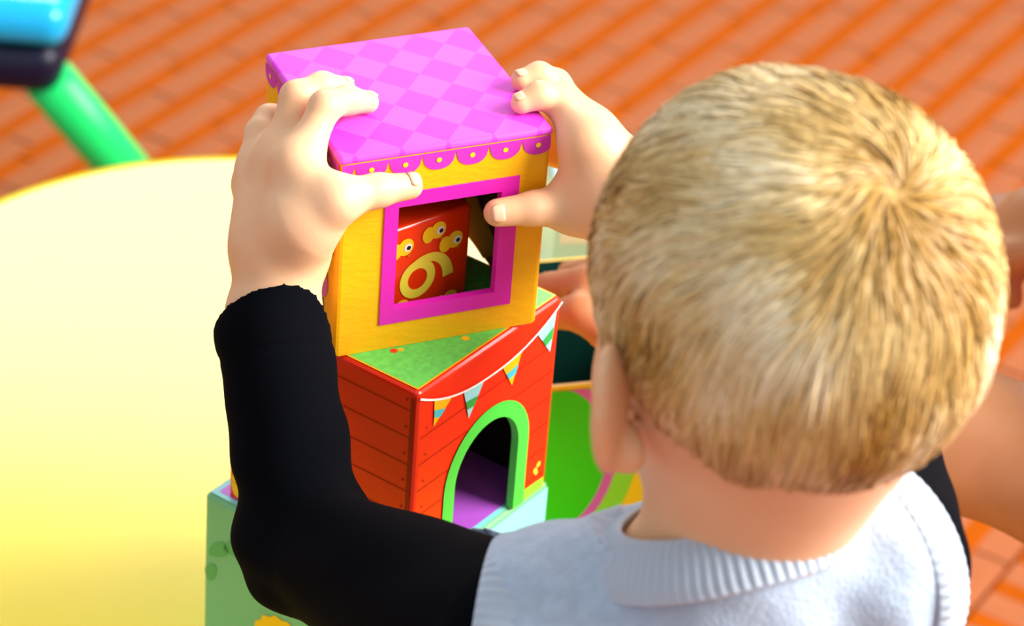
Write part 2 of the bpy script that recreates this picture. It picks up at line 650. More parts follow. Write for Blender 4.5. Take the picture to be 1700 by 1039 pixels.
def box_shell(S, H, holes, r=0.0028, t=0.0022):
    """open-bottomed cardboard cube; holes = {face: [outline]} in face coords (a, z)"""
    bm = bmesh.new()
    s = S / 2
    vb = {(i, j, k): bm.verts.new((i * s, j * s, H * k)) for i in (-1, 1) for j in (-1, 1) for k in (0, 1)}
    bm.faces.new([vb[(-1, -1, 1)], vb[(1, -1, 1)], vb[(1, 1, 1)], vb[(-1, 1, 1)]])
    sides = {'front': ((-1, -1), (1, -1)), 'right': ((1, -1), (1, 1)), 'back': ((1, 1), (-1, 1)), 'left': ((-1, 1), (-1, -1))}
    for nm, (A, B) in sides.items():
        q = [vb[(A[0], A[1], 0)], vb[(B[0], B[1], 0)], vb[(B[0], B[1], 1)], vb[(A[0], A[1], 1)]]
        if nm not in holes:
            bm.faces.new(q)
            continue
        pa, pb = np.array(q[0].co), np.array(q[1].co)
        ex = (pb - pa) / np.linalg.norm(pb - pa)
        mid = (pa + pb) / 2
        hv = [bm.verts.new(tuple(mid + ex * a + V3(0, 0, z))) for a, z in holes[nm]['pts']]
        if holes[nm].get('door'):
            # opening reaches the bottom edge: hole points run bottom-left, up, over, bottom-right
            bm.faces.new([q[0], hv[0]] + hv[1:] + [q[1], q[2], q[3]])
        else:
            # hole ccw starting bottom-left; split into four ngons
            c = holes[nm]['corners']
            m = len(hv)
            for i in range(4):
                a, b = c[i], c[(i + 1) % 4]
                arc = []
                j = b
                while True:
                    arc.append(hv[j])
                    if j == a:
                        break
                    j = (j - 1) % m
                bm.faces.new([q[i], q[(i + 1) % 4]] + arc)
    ed = []
    for e in bm.edges:
        a, b = e.verts[0].co, e.verts[1].co
        onx = abs(abs(a.x) - s) < 1e-6 and abs(abs(b.x) - s) < 1e-6
        ony = abs(abs(a.y) - s) < 1e-6 and abs(abs(b.y) - s) < 1e-6
        onz = abs(a.z - H) < 1e-6 and abs(b.z - H) < 1e-6
        if onx + ony + onz >= 2:
            ed.append(e)
    bmesh.ops.recalc_face_normals(bm, faces=bm.faces[:])
    bmesh.ops.bevel(bm, geom=ed, offset=r, segments=3, affect='EDGES', profile=0.5)
    bmesh.ops.recalc_face_normals(bm, faces=bm.faces[:])
    return bm


def add_shell(name, bm, outer, inner, parent, t=0.0022):
    o = bm_obj(name, bm, outer, parent)
    o.data.materials.append(MAT[inner])
    md = o.modifiers.new('thickness', 'SOLIDIFY')
    md.thickness = t
    md.offset = -1
    md.material_offset = 1
    md.material_offset_rim = 0
    return o


def face_map(face, S, H):
    s = S / 2 + EPS
    return {
        'front': lambda a, b, e=0: (a, -s - e, b),
        'right': lambda a, b, e=0: (s + e, a, b),
        'left': lambda a, b, e=0: (-s - e, a, b),     # a = local y
        'back': lambda a, b, e=0: (-a, s + e, b),
        'top': lambda a, b, e=0: (a, b, H + EPS + e),
    }[face]


def decal(name, polys, face, S, H, material, parent, e=0.0, join=False):
    """flat print on a box face; polys = list of outlines in face coords; join = they are one connected shape"""
    if len(polys) > 1 and not join:
        return [decal(name, [p], face, S, H, material, parent, e) for p in polys][0]
    fm = face_map(face, S, H)
    bm = bmesh.new()
    for pts in polys:
        vs_ = [bm.verts.new(fm(a, b, e)) for a, b in pts]
        f = bm.faces.new(vs_)
    bmesh.ops.remove_doubles(bm, verts=bm.verts[:], dist=1e-6)
    bmesh.ops.triangulate(bm, faces=bm.faces[:])
    bmesh.ops.recalc_face_normals(bm, faces=bm.faces[:])
    want = {'front': (0, -1, 0), 'right': (1, 0, 0), 'left': (-1, 0, 0), 'back': (0, 1, 0), 'top': (0, 0, 1)}[face]
    for f in bm.faces:
        f.normal_update()
        if f.normal.dot(Vector(want)) < 0:
            f.normal_flip()
    return bm_obj(name, bm, material, parent)


def circ(cx, cy, rx, ry=None, n=24, a0=0, a1=360):
    ry = rx if ry is None else ry
    full = abs(a1 - a0) >= 360
    return [(cx + rx * math.cos(math.radians(a0 + (a1 - a0) * i / (n if full else n - 1))),
             cy + ry * math.sin(math.radians(a0 + (a1 - a0) * i / (n if full else n - 1)))) for i in range(n)]


def ribbon(pts, w):
    """list of quads following a polyline in face coords"""
    P = np.array(pts, float)
    w = np.full(len(P), w) if np.isscalar(w) else np.array(w)
    T = np.gradient(P, axis=0)
    T /= np.linalg.norm(T, axis=1)[:, None] + 1e-12
    N = np.stack([-T[:, 1], T[:, 0]], 1)
    A, B = P + N * w[:, None] / 2, P - N * w[:, None] / 2
    return [[tuple(A[i]), tuple(B[i]), tuple(B[i + 1]), tuple(A[i + 1])] for i in range(len(P) - 1)]


def ring_quads(c, ro, ri, n=32, a0=0, a1=360, sy=1.0):
    o = []
    for i in range(n):
        t0, t1 = [math.radians(a0 + (a1 - a0) * (i + q) / n) for q in (0, 1)]
        o.append([(c[0] + ro * math.cos(t0), c[1] + sy * ro * math.sin(t0)), (c[0] + ro * math.cos(t1), c[1] + sy * ro * math.sin(t1)),
                  (c[0] + ri * math.cos(t1), c[1] + sy * ri * math.sin(t1)), (c[0] + ri * math.cos(t0), c[1] + sy * ri * math.sin(t0))])
    return o


S1, H1, YAW1 = 0.105, 0.108, 0.4413
S2, YAW2 = 0.11496, 0.9787
S3, YAW3 = 0.12485, 0.9760
Z3 = TZ
Z2 = Z3 + S3 + 0.0004
Z1 = Z2 + S2 + 0.0006
P1, P2, P3 = V3(0, 0, Z1), V3(0.002, -0.0138, Z2), V3(-0.003, -0.0118, Z3 + 0.0003)


def build_yellow_box():
    root = empty('stacking_box', P1, YAW1)
    tag(root, 'yellow cardboard box with pink checked roof and square window held in both hands', 'toy box', 'stacked picture boxes')
    hx0, hx1, hz0, hz1 = -0.0237, 0.0290, 0.0215, 0.0785
    hole = [(hx0, hz0), (hx1, hz0), (hx1, hz1), (hx0, hz1)]
    bm = box_shell(S1, H1, {'front': {'pts': hole, 'corners': (0, 1, 2, 3)}})
    add_shell('box_body', bm, 'yellow', 'card_inside', root)
    # pink roof: top sheet folded over the edges
    lid = rounded_box((-S1 / 2 - 0.0004, -S1 / 2 - 0.0004, H1 - 0.0042), (S1 / 2 + 0.0004, S1 / 2 + 0.0004, H1 + 0.0004), 0.0021, 3)
    lo = bm_obj('roof', lid, 'harlequin', root, smooth=True)
    lo['label'] = 'pink roof with a paler diamond check'
    # raised fold line near the front edge
    for face, a0 in (('front', 0), ('left', 0)):
        step = 0.0166
        top = H1 - 0.0036
        w = S1 / 2 - 0.0008
        c0 = 0.0455 if face == 'front' else 0.0440
        polys, dots = [], []
        c = c0
        while c > -w - step / 2:
            pts = []
            L, Rr = max(c - step / 2, -w), min(c + step / 2, w)
            if Rr > L + 0.001:
                pts = [(Rr, top), (L, top)]
                for i in range(15):
                    x = L + (Rr - L) * i / 14
                    q = min(1, abs((x - c) / (step / 2)))
                    y = top - 0.0008 - 0.0085 * math.sqrt(max(0, 1 - q ** 2.4))
                    pts.append((x, y))
                polys.append(pts)
                if L < c < Rr:
                    dots.append(circ(c, top - 0.0042, 0.0013, n=14))
            c -= step
        decal('scallop', polys, face, S1, H1, 'mauve', root)
        decal('scallop_dot', dots, face, S1, H1, 'yellow_dot', root, e=0.0002)
    # window frame: a flat pink border with a folded inner lip
    ox0, ox1, oz0, oz1 = -0.0300, 0.0372, 0.0141, 0.0852
    fr = bmesh.new()
    y0, y1 = -S1 / 2 - 0.0008, -S1 / 2 + 0.0026

    def ringv(a0, a1, b0, b1, y):
        return [fr.verts.new((a, y, b)) for a, b in ((a0, b0), (a1, b0), (a1, b1), (a0, b1))]
    Ro0 = ringv(ox0, ox1, oz0, oz1, -S1 / 2 - 0.0001)
    Ro = ringv(ox0, ox1, oz0, oz1, y0)
    Ri = ringv(hx0 + 0.0006, hx1 - 0.0006, hz0 + 0.0006, hz1 - 0.0006, y0)
    Rb = ringv(hx0 + 0.0012, hx1 - 0.0012, hz0 + 0.0012, hz1 - 0.0012, y1)
    for A, B in ((Ro0, Ro), (Ro, Ri), (Ri, Rb)):
        for i in range(4):
            fr.faces.new((A[i], A[(i + 1) % 4], B[(i + 1) % 4], B[i]))
    bmesh.ops.recalc_face_normals(fr, faces=fr.faces[:])
    for f in fr.faces:
        f.normal_update()
    bm_obj('window_frame', fr, 'pink', root)['label'] = 'flat pink window border'
    xi = S1 / 2 - 0.0024  # tan plate stands in for light falling on the right inner wall
    mesh_obj('inner_lit_patch', [(xi, 0.034, 0.034), (xi, -0.010, 0.014), (xi, 0.008, 0.001), (xi, 0.034, 0.004), (xi - 0.001, 0.034, 0.034), (xi - 0.001, -0.010, 0.014), (xi - 0.001, 0.008, 0.001), (xi - 0.001, 0.034, 0.004)],
             [(0, 1, 2, 3), (7, 6, 5, 4), (0, 4, 5, 1), (1, 5, 6, 2), (2, 6, 7, 3), (3, 7, 4, 0)], 'card_lit', root)['label'] = 'tan plate painting a lit patch on the inner wall'
    decal('flower_print', [circ(-0.034, 0.034, 0.009, 0.010)], 'left', S1, H1, 'orchid', root)
    decal('trunk_print', [[(-0.040, 0.004), (-0.031, 0.004), (-0.032, 0.024), (-0.038, 0.024)]], 'left', S1, H1, 'brown', root)


def build_red_box():
    root = empty('stacking_box', P2, YAW2)
    tag(root, 'red barn box with green top, arched doorway and bunting, below the yellow box', 'toy box', 'stacked picture boxes')
    cx, rin, rout, spring = 0.0022, 0.0262, 0.0350, 0.0418
    pts = [(cx - rin, 0.0)] + [(x, y) for x, y in circ(cx, spring, rin, rin, 21, 180, 0)] + [(cx + rin, 0.0)]
    bm = box_shell(S2, S2, {'front': {'pts': pts, 'door': True}})
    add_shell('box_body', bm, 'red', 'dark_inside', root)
    # printed arch border with a little thickness
    A = [(cx - rout, 0.0005)] + circ(cx, spring, rout, rout, 25, 180, 0) + [(cx + rout, 0.0005)]
    B = [(cx - rin, 0.0005)] + circ(cx, spring, rin, rin, 25, 180, 0) + [(cx + rin, 0.0005)]
    quads = [[A[i], B[i], B[i + 1], A[i + 1]] for i in range(len(A) - 1)]
    decal('arch_border', quads, 'front', S2, S2, 'green', root, e=0.0003, join=True)['label'] = 'green border round the doorway'
    # inner lip of the doorway in green
    bm2 = bmesh.new()
    y0, y1 = -S2 / 2 - 0.0006, -S2 / 2 + 0.0034
    r0 = [bm2.verts.new((a, y0, b)) for a, b in B]
    r1 = [bm2.verts.new((cx + (a - cx) * 0.985, y1, b)) for a, b in B]
    for i in range(len(B) - 1):
        bm2.faces.new((r0[i], r0[i + 1], r1[i + 1], r1[i]))
    bm_obj('doorway_lip', bm2, 'green', root)
    # green top sheet
    s = S2 / 2 - 0.0020
    pt = rounded_rect(-s, s, -s, s, 0.001, 3)
    decal('top_border', [pt], 'top', S2, S2, 'orange_flag', root)
    s -= 0.0009
    decal('top_sheet', [rounded_rect(-s, s, -s, s, 0.001, 3)], 'top', S2, S2, 'green_top', root, e=0.0001)['label'] = 'green meadow print'
    decal('petal_print', [circ(-0.0376, -0.0267, 0.0019, n=14), circ(0.02, 0.02, 0.0019, n=14)], 'top', S2, S2, 'red', root, e=0.0002)
    decal('petal_print', [circ(-0.0345, -0.0285, 0.0014, n=14), circ(-0.0060, -0.0455, 0.0020, n=14), circ(-0.048, 0.01, 0.002, n=14)], 'top', S2, S2, 'orange_flag', root, e=0.0002)
    # board lines and nails
    w = S2 / 2 - 0.003
    for k, z in enumerate((0.103, 0.0875, 0.072, 0.0565, 0.041, 0.0255, 0.010)):
        lw = 0.0005
        decal('board_line', [[(-w, z), (w, z), (w, z + lw), (-w, z + lw)]], 'left', S2, S2, 'red_line', root)
        segs = []
        dz = z - spring
        hw = (rout + 0.0003) if dz < 0 else (math.sqrt(max(rout ** 2 - dz * dz, 0)) if dz < rout else 0)
        if hw > 0:
            segs = [[(-w, z), (cx - hw, z), (cx - hw, z + lw), (-w, z + lw)], [(cx + hw, z), (w, z), (w, z + lw), (cx + hw, z + lw)]]
        else:
            segs = [[(-w, z), (w, z), (w, z + lw), (-w, z + lw)]]
        if k:
            decal('board_line', segs, 'front', S2, S2, 'red_line', root)
        decal('nail_print', [circ(-w + 0.0035, z + 0.006, 0.0007, n=10)], 'left', S2, S2, 'red_line', root)
        decal('nail_print', [circ(-w + 0.0045, z + 0.0045, 0.0006, n=10)], 'front', S2, S2, 'red_line', root)
    decal('corner_board', [[(-w - 0.001, 0.001), (-w + 0.0012, 0.001), (-w + 0.0012, S2 - 0.004), (-w - 0.001, S2 - 0.004)]], 'left', S2, S2, 'red_line', root)
    # bunting
    xs = np.linspace(-S2 / 2 + 0.0005, S2 / 2 - 0.0005, 25)
    zs = 0.0967 + 0.0155 * (np.abs(xs) / (S2 / 2)) ** 2.3
    decal('bunting_string', ribbon(list(zip(xs, zs)), 0.0012), 'front', S2, S2, 'white', root, e=0.0004, join=True)

    def zst(x):
        return 0.0967 + 0.0155 * (abs(x) / (S2 / 2)) ** 2.3 - 0.0003
    for x0, x1, xt, zt, c1, c2 in ((-0.0456, -0.0313, -0.0450, 0.0900, 'orange_flag', 'teal_flag'), (-0.0220, -0.0058, -0.0165, 0.0800, 'sky', 'green_flag'),
                                   (0.0093, 0.0250, 0.0185, 0.0815, 'orange_flag', 'teal_flag'), (0.0375, 0.0526, 0.0498, 0.0858, 'sky', 'green_flag')):
        a, b, c = V3(x0, zst(x0), 0), V3(x1, zst(x1), 0), V3(xt, zt, 0)
        fl = decal('pennant', [[tuple(a[:2]), tuple(c[:2]), tuple(b[:2])]], 'front', S2, S2, c1, root, e=0.0003)
        q = [a + (c - a) * 0.38, a + (c - a) * 0.66, b + (c - b) * 0.66, b + (c - b) * 0.38]
        decal('pennant_stripe', [[tuple(p[:2]) for p in q]], 'front', S2, S2, c2, fl, e=0.0005)
    decal('flower_print', [circ(0.0464, 0.0150, 0.0017, n=12), circ(0.0490, 0.0175, 0.0017, n=12), circ(0.0475, 0.0130, 0.0014, n=12)], 'front', S2, S2, 'six', root)
    g = [(cx + rout, 0.0005), (S2 / 2 - 0.003, 0.0005), (S2 / 2 - 0.003, 0.0068), (cx + rout, 0.0075)]
    decal('grass_print', [g, [(-S2 / 2 + 0.003, 0.0005), (cx - rout, 0.0005), (cx - rout, 0.0075), (-S2 / 2 + 0.003, 0.0068)]], 'front', S2, S2, 'lime', root)
    decal('bush_print', [circ(0.005, 0.062, 0.011, 0.012), circ(-0.006, 0.044, 0.006, 0.006), circ(0.020, 0.050, 0.012, 0.014)], 'left', S2, S2, 'green', root)
    decal('flower_print', [circ(0.051, 0.010, 0.004, 0.008)], 'left', S2, S2, 'sun_yellow', root)


def build_teal_box():
    root = empty('stacking_box', P3, YAW3)
    tag(root, 'largest box at the bottom of the stack, sea-green side, pale blue side, purple top', 'toy box', 'stacked picture boxes')
    bm = box_shell(S3, S3, {})
    add_shell('box_body', bm, 'teal_box', 'card_inside', root)
    w = S3 / 2 - 0.0012
    decal('pale_side', [[(-w, 0.0005), (w, 0.0005), (w, S3 - 0.0026), (-w, S3 - 0.0026)]], 'front', S3, S3, 'cyan_box', root)['label'] = 'pale blue side'
    s = S3 / 2 - 0.0030
    rim = S3 / 2 - 0.0022
    decal('top_rim', [rounded_rect(-rim, rim, -rim, rim, 0.001, 3)], 'top', S3, S3, 'cyan_box', root)
    s = S3 / 2 - 0.0052
    decal('top_sheet', [rounded_rect(-s, s, -s, s, 0.001, 3)], 'top', S3, S3, 'purple', root, e=0.0001)['label'] = 'purple top sheet'

    def leaf(a, z, l, wd, ang):
        ca, sa = math.cos(ang), math.sin(ang)
        return [(a + x * ca - y * sa, z + x * sa + y * ca) for x, y in [(l * math.cos(t), wd * math.sin(t) * (1 - 0.3 * math.cos(t))) for t in np.linspace(0, 2 * math.pi, 18, endpoint=False)]]
    decal('leaf_print', [leaf(0.040, 0.101, 0.010, 0.0055, -0.5), leaf(0.0525, 0.0935, 0.008, 0.004, -0.7), leaf(0.0575, 0.0775, 0.0035, 0.006, 0.3)], 'left', S3, S3, 'teal_leaf', root)
    pts = []
    for i in range(56):
        t = 2 * math.pi * i / 56
        rr = 0.0185 + 0.0008 * math.cos(14 * t)
        pts.append((0.0095 + rr * math.cos(t), 0.0530 + rr * math.sin(t)))
    decal('sunflower_print', [pts], 'left', S3, S3, 'sun_yellow', root)
    decal('sunflower_heart', [circ(0.0095, 0.0530, 0.0115)], 'left', S3, S3, 'brown', root, e=0.0002)


build_yellow_box()
build_red_box()
build_teal_box()


def build_inner_cube():
    a = 0.058
    yaw = 0.71
    u1, v1 = rotz(YAW1)[:, 0], rotz(YAW1)[:, 1]
    # front right corner in the coordinates of the yellow box, then the centre
    u, v = rotz(yaw)[:, 0], rotz(yaw)[:, 1]
    corner = P1 + u1 * 0.0250 + v1 * -0.0290
    c = corner - u * a / 2 + v * a / 2
    root = empty('number_cube', (c[0], c[1], Z1 + 0.0002), yaw)
    tag(root, 'small orange-red cube with a yellow number 6 and chicks, seen inside the window', 'toy box')
    bm = rounded_box((-a / 2, -a / 2, 0), (a / 2, a / 2, a), 0.0025, 3)
    bm_obj('cube_body', bm, 'cube_red', root, smooth=True)
    # number 6: bowl and curved tail
    bc = (-0.0024, 0.0262)
    decal('number_six', ring_quads(bc, 0.0105, 0.0057, 36), 'front', a, a, 'six', root, e=0.0001, join=True)
    P = []
    for t in np.linspace(0, 1, 16):
        p0, p1, p2, p3 = V3(-0.0095, 0.0295, 0), V3(-0.0050, 0.0395, 0), V3(0.0150, 0.0400, 0), V3(0.0160, 0.0225, 0)
        P.append(((1 - t) ** 3 * p0 + 3 * (1 - t) ** 2 * t * p1 + 3 * (1 - t) * t * t * p2 + t ** 3 * p3)[:2])
    decal('number_tail', ribbon(P, np.linspace(0.0030, 0.0062, 16)), 'front', a, a, 'six', root, e=0.00015, join=True)
    for x, z, dx in ((-0.0105, 0.0465, -1), (0.0085, 0.0500, -1), (0.0190, 0.0415, -1), (-0.0110, 0.0125, -1), (0.0180, 0.0085, -1)):
        ck = decal('chick_print', [circ(x, z, 0.0046)], 'front', a, a, 'sun_yellow', root, e=0.0002)
        decal('chick_body', [circ(x + dx * 0.0058, z - 0.0010, 0.0036, 0.0044)], 'front', a, a, 'sun_yellow', ck, e=0.00025)
        decal('chick_eye', [circ(x + 0.0012, z - 0.0004, 0.0022, n=16)], 'front', a, a, 'white', ck, e=0.0004)
        decal('chick_pupil', [circ(x + 0.0015, z - 0.0006, 0.0012, n=12)], 'front', a, a, 'black', ck, e=0.0006)
        decal('chick_beak', [[(x + 0.0008, z - 0.0045), (x + 0.0035, z - 0.0045), (x + 0.0018, z - 0.0062)]], 'front', a, a, 'beak', ck, e=0.0005)


build_inner_cube()


def build_back_boxes():
    # pale blue cloud box further back on the table
    s = 0.086
    root = empty('picture_box', (0.118, 0.398, TZ + 0.0003), 0.12)
    tag(root, 'pale blue box with white clouds further back, under the reaching hand', 'toy box')
    add_shell('box_body', box_shell(s, s, {}), 'pale_sky', 'card_inside', root)
    decal('cloud_print', [circ(-0.030, 0.034, 0.011, 0.010), circ(0.012, 0.038, 0.014, 0.010)], 'front', s, s, 'white', root)
    decal('white_band', [[(-0.040, 0.058), (0.040, 0.058), (0.040, 0.083), (-0.040, 0.083)]], 'front', s, s, 'white', root)
    w = s / 2 - 0.003
    decal('top_sheet', [rounded_rect(-w, w, -w, w, 0.001, 3)], 'top', s, s, 'white', root)
    # yellow box with a big green disc
    s = 0.126
    root = empty('picture_box', (0.122, 0.168, TZ + 0.0003), 0.30)
    tag(root, 'open yellow box with a large green disc ringed in purple, beside the red box', 'toy box')
    bm = box_shell(s, s, {})
    for q in bm.verts:
        q.co.z = s - q.co.z
    bmesh.ops.recalc_face_normals(bm, faces=bm.faces[:])
    bmesh.ops.reverse_faces(bm, faces=bm.faces[:]) if sum(1 for q in bm.faces if q.normal.dot(q.calc_center_median() - Vector((0, 0, s / 2))) < 0) > len(bm.faces) / 2 else None
    add_shell('box_body', bm, 'box_yellow', 'dark_teal', root)
    c = (-0.063, 0.075)
    w = s / 2 - 0.002

    def clip(pts):
        return [(min(max(x, -w), w), min(max(y, 0.001), s - 0.003)) for x, y in pts]
    decal('lime_ring', [clip(circ(c[0], c[1], 0.055, 0.069, n=64))], 'front', s, s, 'lime', root)
    decal('purple_ring', [clip(circ(c[0], c[1], 0.043, 0.057, n=64))], 'front', s, s, 'orchid', root, e=0.0001)
    decal('green_disc', [clip(circ(c[0], c[1], 0.037, 0.051, n=64))], 'front', s, s, 'green_disc', root, e=0.0002)


build_back_boxes()


# ------------------------------------------------------------------ stool
def tube(a, b, r0, r1, n=20):
    a, b = np.array(a, float), np.array(b, float)
    d = unit(b - a)
    x = unit(np.cross(d, V3(0, 0, 1) if abs(d[2]) < 0.9 else V3(1, 0, 0)))
    y = np.cross(d, x)
    v = []
    for P, r in ((a, r0), (b, r1)):
        for i in range(n):
            t = 2 * math.pi * i / n
            v.append(P + r * (math.cos(t) * x + math.sin(t) * y))
    f = [(i, (i + 1) % n, n + (i + 1) % n, n + i) for i in range(n)]
    f += [tuple(reversed(range(n))), tuple(range(n, 2 * n))]
    return v, f


def build_stool():
    cx, cy = -0.486, 1.145
    root = empty('stool', (cx, cy, 0))
    tag(root, 'blue and navy stool with green leg beyond the yellow table', 'stool')
    bm = rounded_box((-0.144, -0.147, 0.226), (0.144, 0.147, 0.274), 0.020, 4)
    bm_obj('seat_frame', bm, 'stool_navy', root, smooth=True)
    bm = rounded_box((-0.150, -0.152, 0.274), (0.150, 0.152, 0.316), 0.019, 5)
    bm_obj('seat', bm, 'stool_cyan', root, smooth=True)
    for top, foot in (((0.132, -0.130, 0.236), (0.226, 0.012, 0.004)), ((-0.128, -0.130, 0.236), (-0.215, 0.010, 0.004)), ((-0.02, 0.12, 0.236), (-0.06, 0.20, 0.004))):
        v, f = tube(top, foot, 0.0225, 0.0225)
        mesh_obj('leg', v, f, 'stool_green', root, smooth=True)


build_stool()

# ------------------------------------------------------------------ the child
U1, W1 = rotz(YAW1)[:, 0], rotz(YAW1)[:, 1]
TOP1 = P1 + V3(0, 0, H1)


def bx(u, v, w):
    """millimetres in the frame of the yellow box's roof"""
    return TOP1 + U1 * u * 1e-3 + W1 * v * 1e-3 + V3(0, 0, w * 1e-3)


HEAD = at(1318, 466, 1.13)
HR = rotz(0.42) @ roty(0.0) @ rotx(-0.16)
NECK = at(1208, 850, 1.188)
SH_L, EL_L, WR_L = at(865, 1075, 1.225), at(506, 905, 1.38), at(463, 425, 1.390)
SH_R, EL_R, WR_R = at(1445, 935, 1.205), at(1425, 670, 1.345), at(1070, 345, 1.408)
FA_L = WR_L + (EL_L - WR_L) * 0.22 - CR * 0.0050
FA_R = WR_R + (EL_R - WR_R) * 0.20
BY = rotz(0.20)
PEL = V3(0.158, -0.315, 0.40)


def hl(x, y, z):
    return HEAD + HR @ V3(x, y, z)


def finger(pts, r, k=0.004):
    out = []
    for i in range(len(pts) - 1):
        out.append(cone(pts[i], pts[i + 1], r[i], r[i + 1], k if i else 0.011))
    return out


def hand_left():
    W = WR_L
    iM, mM, rM, pM = bx(-69, -42, -6), bx(-71, -22, -14), bx(-75, -7, -27), bx(-74, 3, -42)
    pr = [cone(EL_L, FA_L, 0.0205, 0.0205, 0.01), cone(FA_L, W, 0.0208, 0.0185, 0.01)]
    for m, r0, r1 in ((iM, 0.0125, 0.0095), (mM, 0.0125, 0.0098), (rM, 0.0125, 0.0094), (pM, 0.0115, 0.0086)):
        pr.append(cone(W + (m - W) * 0.15, m, r0, r1, 0.018))
    pr += finger([iM, bx(-51.5, -27, 13.5), bx(-38, -20, 11), bx(-26.5, -16.5, 6.3)], [0.0086, 0.0070, 0.0064, 0.0053])
    pr += finger([mM, bx(-58, -6, 8.5), bx(-44, -2.5, 10), bx(-32, 0, 6.2)], [0.0088, 0.0070, 0.0063, 0.0052])
    pr += finger([rM, bx(-71.5, 4, -14), bx(-65, 11, -11), bx(-58.5, 15, -12)], [0.0075, 0.0066, 0.0060, 0.0050])
    pr += finger([pM, bx(-71, 12, -35), bx(-64, 18, -37), bx(-57.8, 21, -40)], [0.0070, 0.0060, 0.0054, 0.0046])
    tC, tM, tI, tT = at(505, 368, 1.368), at(562, 330, 1.360), at(627, 316, 1.3690), bx(-21.6, -60.6, -14.6)
    pr += [cone(W + (tC - W) * 0.3, tC, 0.0165, 0.0150, 0.014), cone(tC, tM, 0.0150, 0.0100, 0.012), cone(tM, tI, 0.0098, 0.0074, 0.006), cone(tI, tT, 0.0075, 0.0062, 0.004)]
    pr.append(cone(tM + bx(-3, -3, 0) - bx(0, 0, 0), iM + bx(-2, -2, 0) - bx(0, 0, 0), 0.0060, 0.0070, 0.010))
    # crease between hand and chubby forearm
    nails = [(tT, tT - tI, -CF * 0.55 + V3(0, 0, 0.75), 0.0044, 0.0058, 0.0064)]
    nails += [(bx(-26.5, -16.5, 6.3), bx(-26.5, -16.5, 6.3) - bx(-38, -20, 11), V3(0, 0, 1), 0.0034, 0.0050, 0.0052), (bx(-32, 0, 6.2), bx(-32, 0, 6.2) - bx(-44, -2.5, 10), V3(0, 0, 1), 0.0034, 0.0048, 0.0051)]
    return pr, nails


def hand_right():
    W = WR_R
    iM, mM, rM, pM = at(978, 240, 1.402), at(984, 218, 1.420), at(988, 240, 1.436), at(988, 275, 1.446)
    iP, mP = at(923, 166, 1.416), at(922, 140, 1.438)
    iT, mT = at(866, 171, 1.4075), at(866, 133, 1.4270)
    iD, mD = (iP + iT) / 2 + V3(0, 0, 0.0035), (mP + mT) / 2 + V3(0, 0, 0.0035)
    pr = [cone(EL_R, FA_R, 0.0205, 0.0205, 0.01), cone(FA_R, W, 0.0215, 0.0190, 0.01)]
    for m, r0, r1 in ((iM, 0.0125, 0.0095), (mM, 0.0125, 0.0098), (rM, 0.0125, 0.0094), (pM, 0.0115, 0.0086)):
        pr.append(cone(W + (m - W) * 0.15, m, r0, r1, 0.018))
    pr += finger([iM, iP, iD, iT], [0.0082, 0.0070, 0.0062, 0.0052])
    pr += finger([mM, mP, mD, mT], [0.0082, 0.0070, 0.0062, 0.0052])
    pr += finger([rM, bx(70, 16, -28), bx(66, 24, -33), bx(58.4, 28, -36)], [0.0078, 0.0066, 0.0060, 0.0050])
    pr += finger([pM, bx(70, 12, -48), bx(65, 19, -52), bx(58.2, 22, -55)], [0.0072, 0.0060, 0.0054, 0.0046])
    tT, tI, tM, tC = bx(23.4, -61.0, -36.2), at(886, 346, 1.4085), at(955, 342, 1.418), at(1010, 335, 1.412)
    pr += [cone(W + (tC - W) * 0.3, tC, 0.0160, 0.0150, 0.014), cone(tC, tM, 0.0150, 0.0102, 0.012), cone(tM, tI, 0.0098, 0.0076, 0.006), cone(tI, tT, 0.0078, 0.0066, 0.004)]
    pr.append(cone(tM, iM, 0.0080, 0.0080, 0.016))
    nails = [(tT, tT - tI, -CF * 0.9 + V3(0, 0, -0.1), 0.0048, 0.0064, 0.0066)]
    nails += [(iT, iT - iD, V3(0, 0, 1), 0.0034, 0.0050, 0.0052), (mT, mT - mD, V3(0, 0, 1), 0.0034, 0.0050, 0.0052)]
    return pr, nails


def torso_prims(off=0.0):
    s = lambda x, y, z: NECK + BY @ V3(x, y, z)
    shl, shr = SH_L + (NECK - SH_L) * 0.12, SH_R + (NECK - SH_R) * 0.12
    P = [cone(SH_L, SH_R, 0.033 + off, 0.033 + off, 0.02),
         cone(s(0, -0.006, -0.034), SH_L * 0.75 + NECK * 0.25, 0.028 + off, 0.031 + off, 0.02),
         cone(s(0, -0.004, -0.022), SH_R * 0.75 + NECK * 0.25, 0.028 + off, 0.031 + off, 0.02)]
    for sx in (-1, 1):
        P.append(cone(s(sx * 0.036, -0.012, -0.094), PEL + BY @ V3(sx * 0.034, 0, 0.02), 0.056 + off, 0.062 + off, 0.02))
    P.append(cone(s(0, 0.004, -0.10), PEL + BY @ V3(0, 0.012, 0.06), 0.060 + off, 0.066 + off, 0.02))
    return P


def legs_prims(off=0.0, foot=True):
    P = []
    for sx in (-1, 1):
        hip, knee, ank = PEL + BY @ V3(sx * 0.040, 0, 0), PEL + BY @ V3(sx * 0.048, 0.006, -0.185), PEL + BY @ V3(sx * 0.052, -0.008, -0.345)
        P += [cone(hip, knee, 0.052 + off, 0.037 + off, 0.02), cone(knee, ank, 0.036 + off, 0.024 + off, 0.01)]
        if foot:
            P += [cone(ank + V3(0, 0, -0.030), ank + BY @ V3(0.004 * sx, 0.075, -0.034), 0.022, 0.018, 0.02), cone(ank, ank + V3(0, 0, -0.030), 0.023, 0.023, 0.01)]
    return P


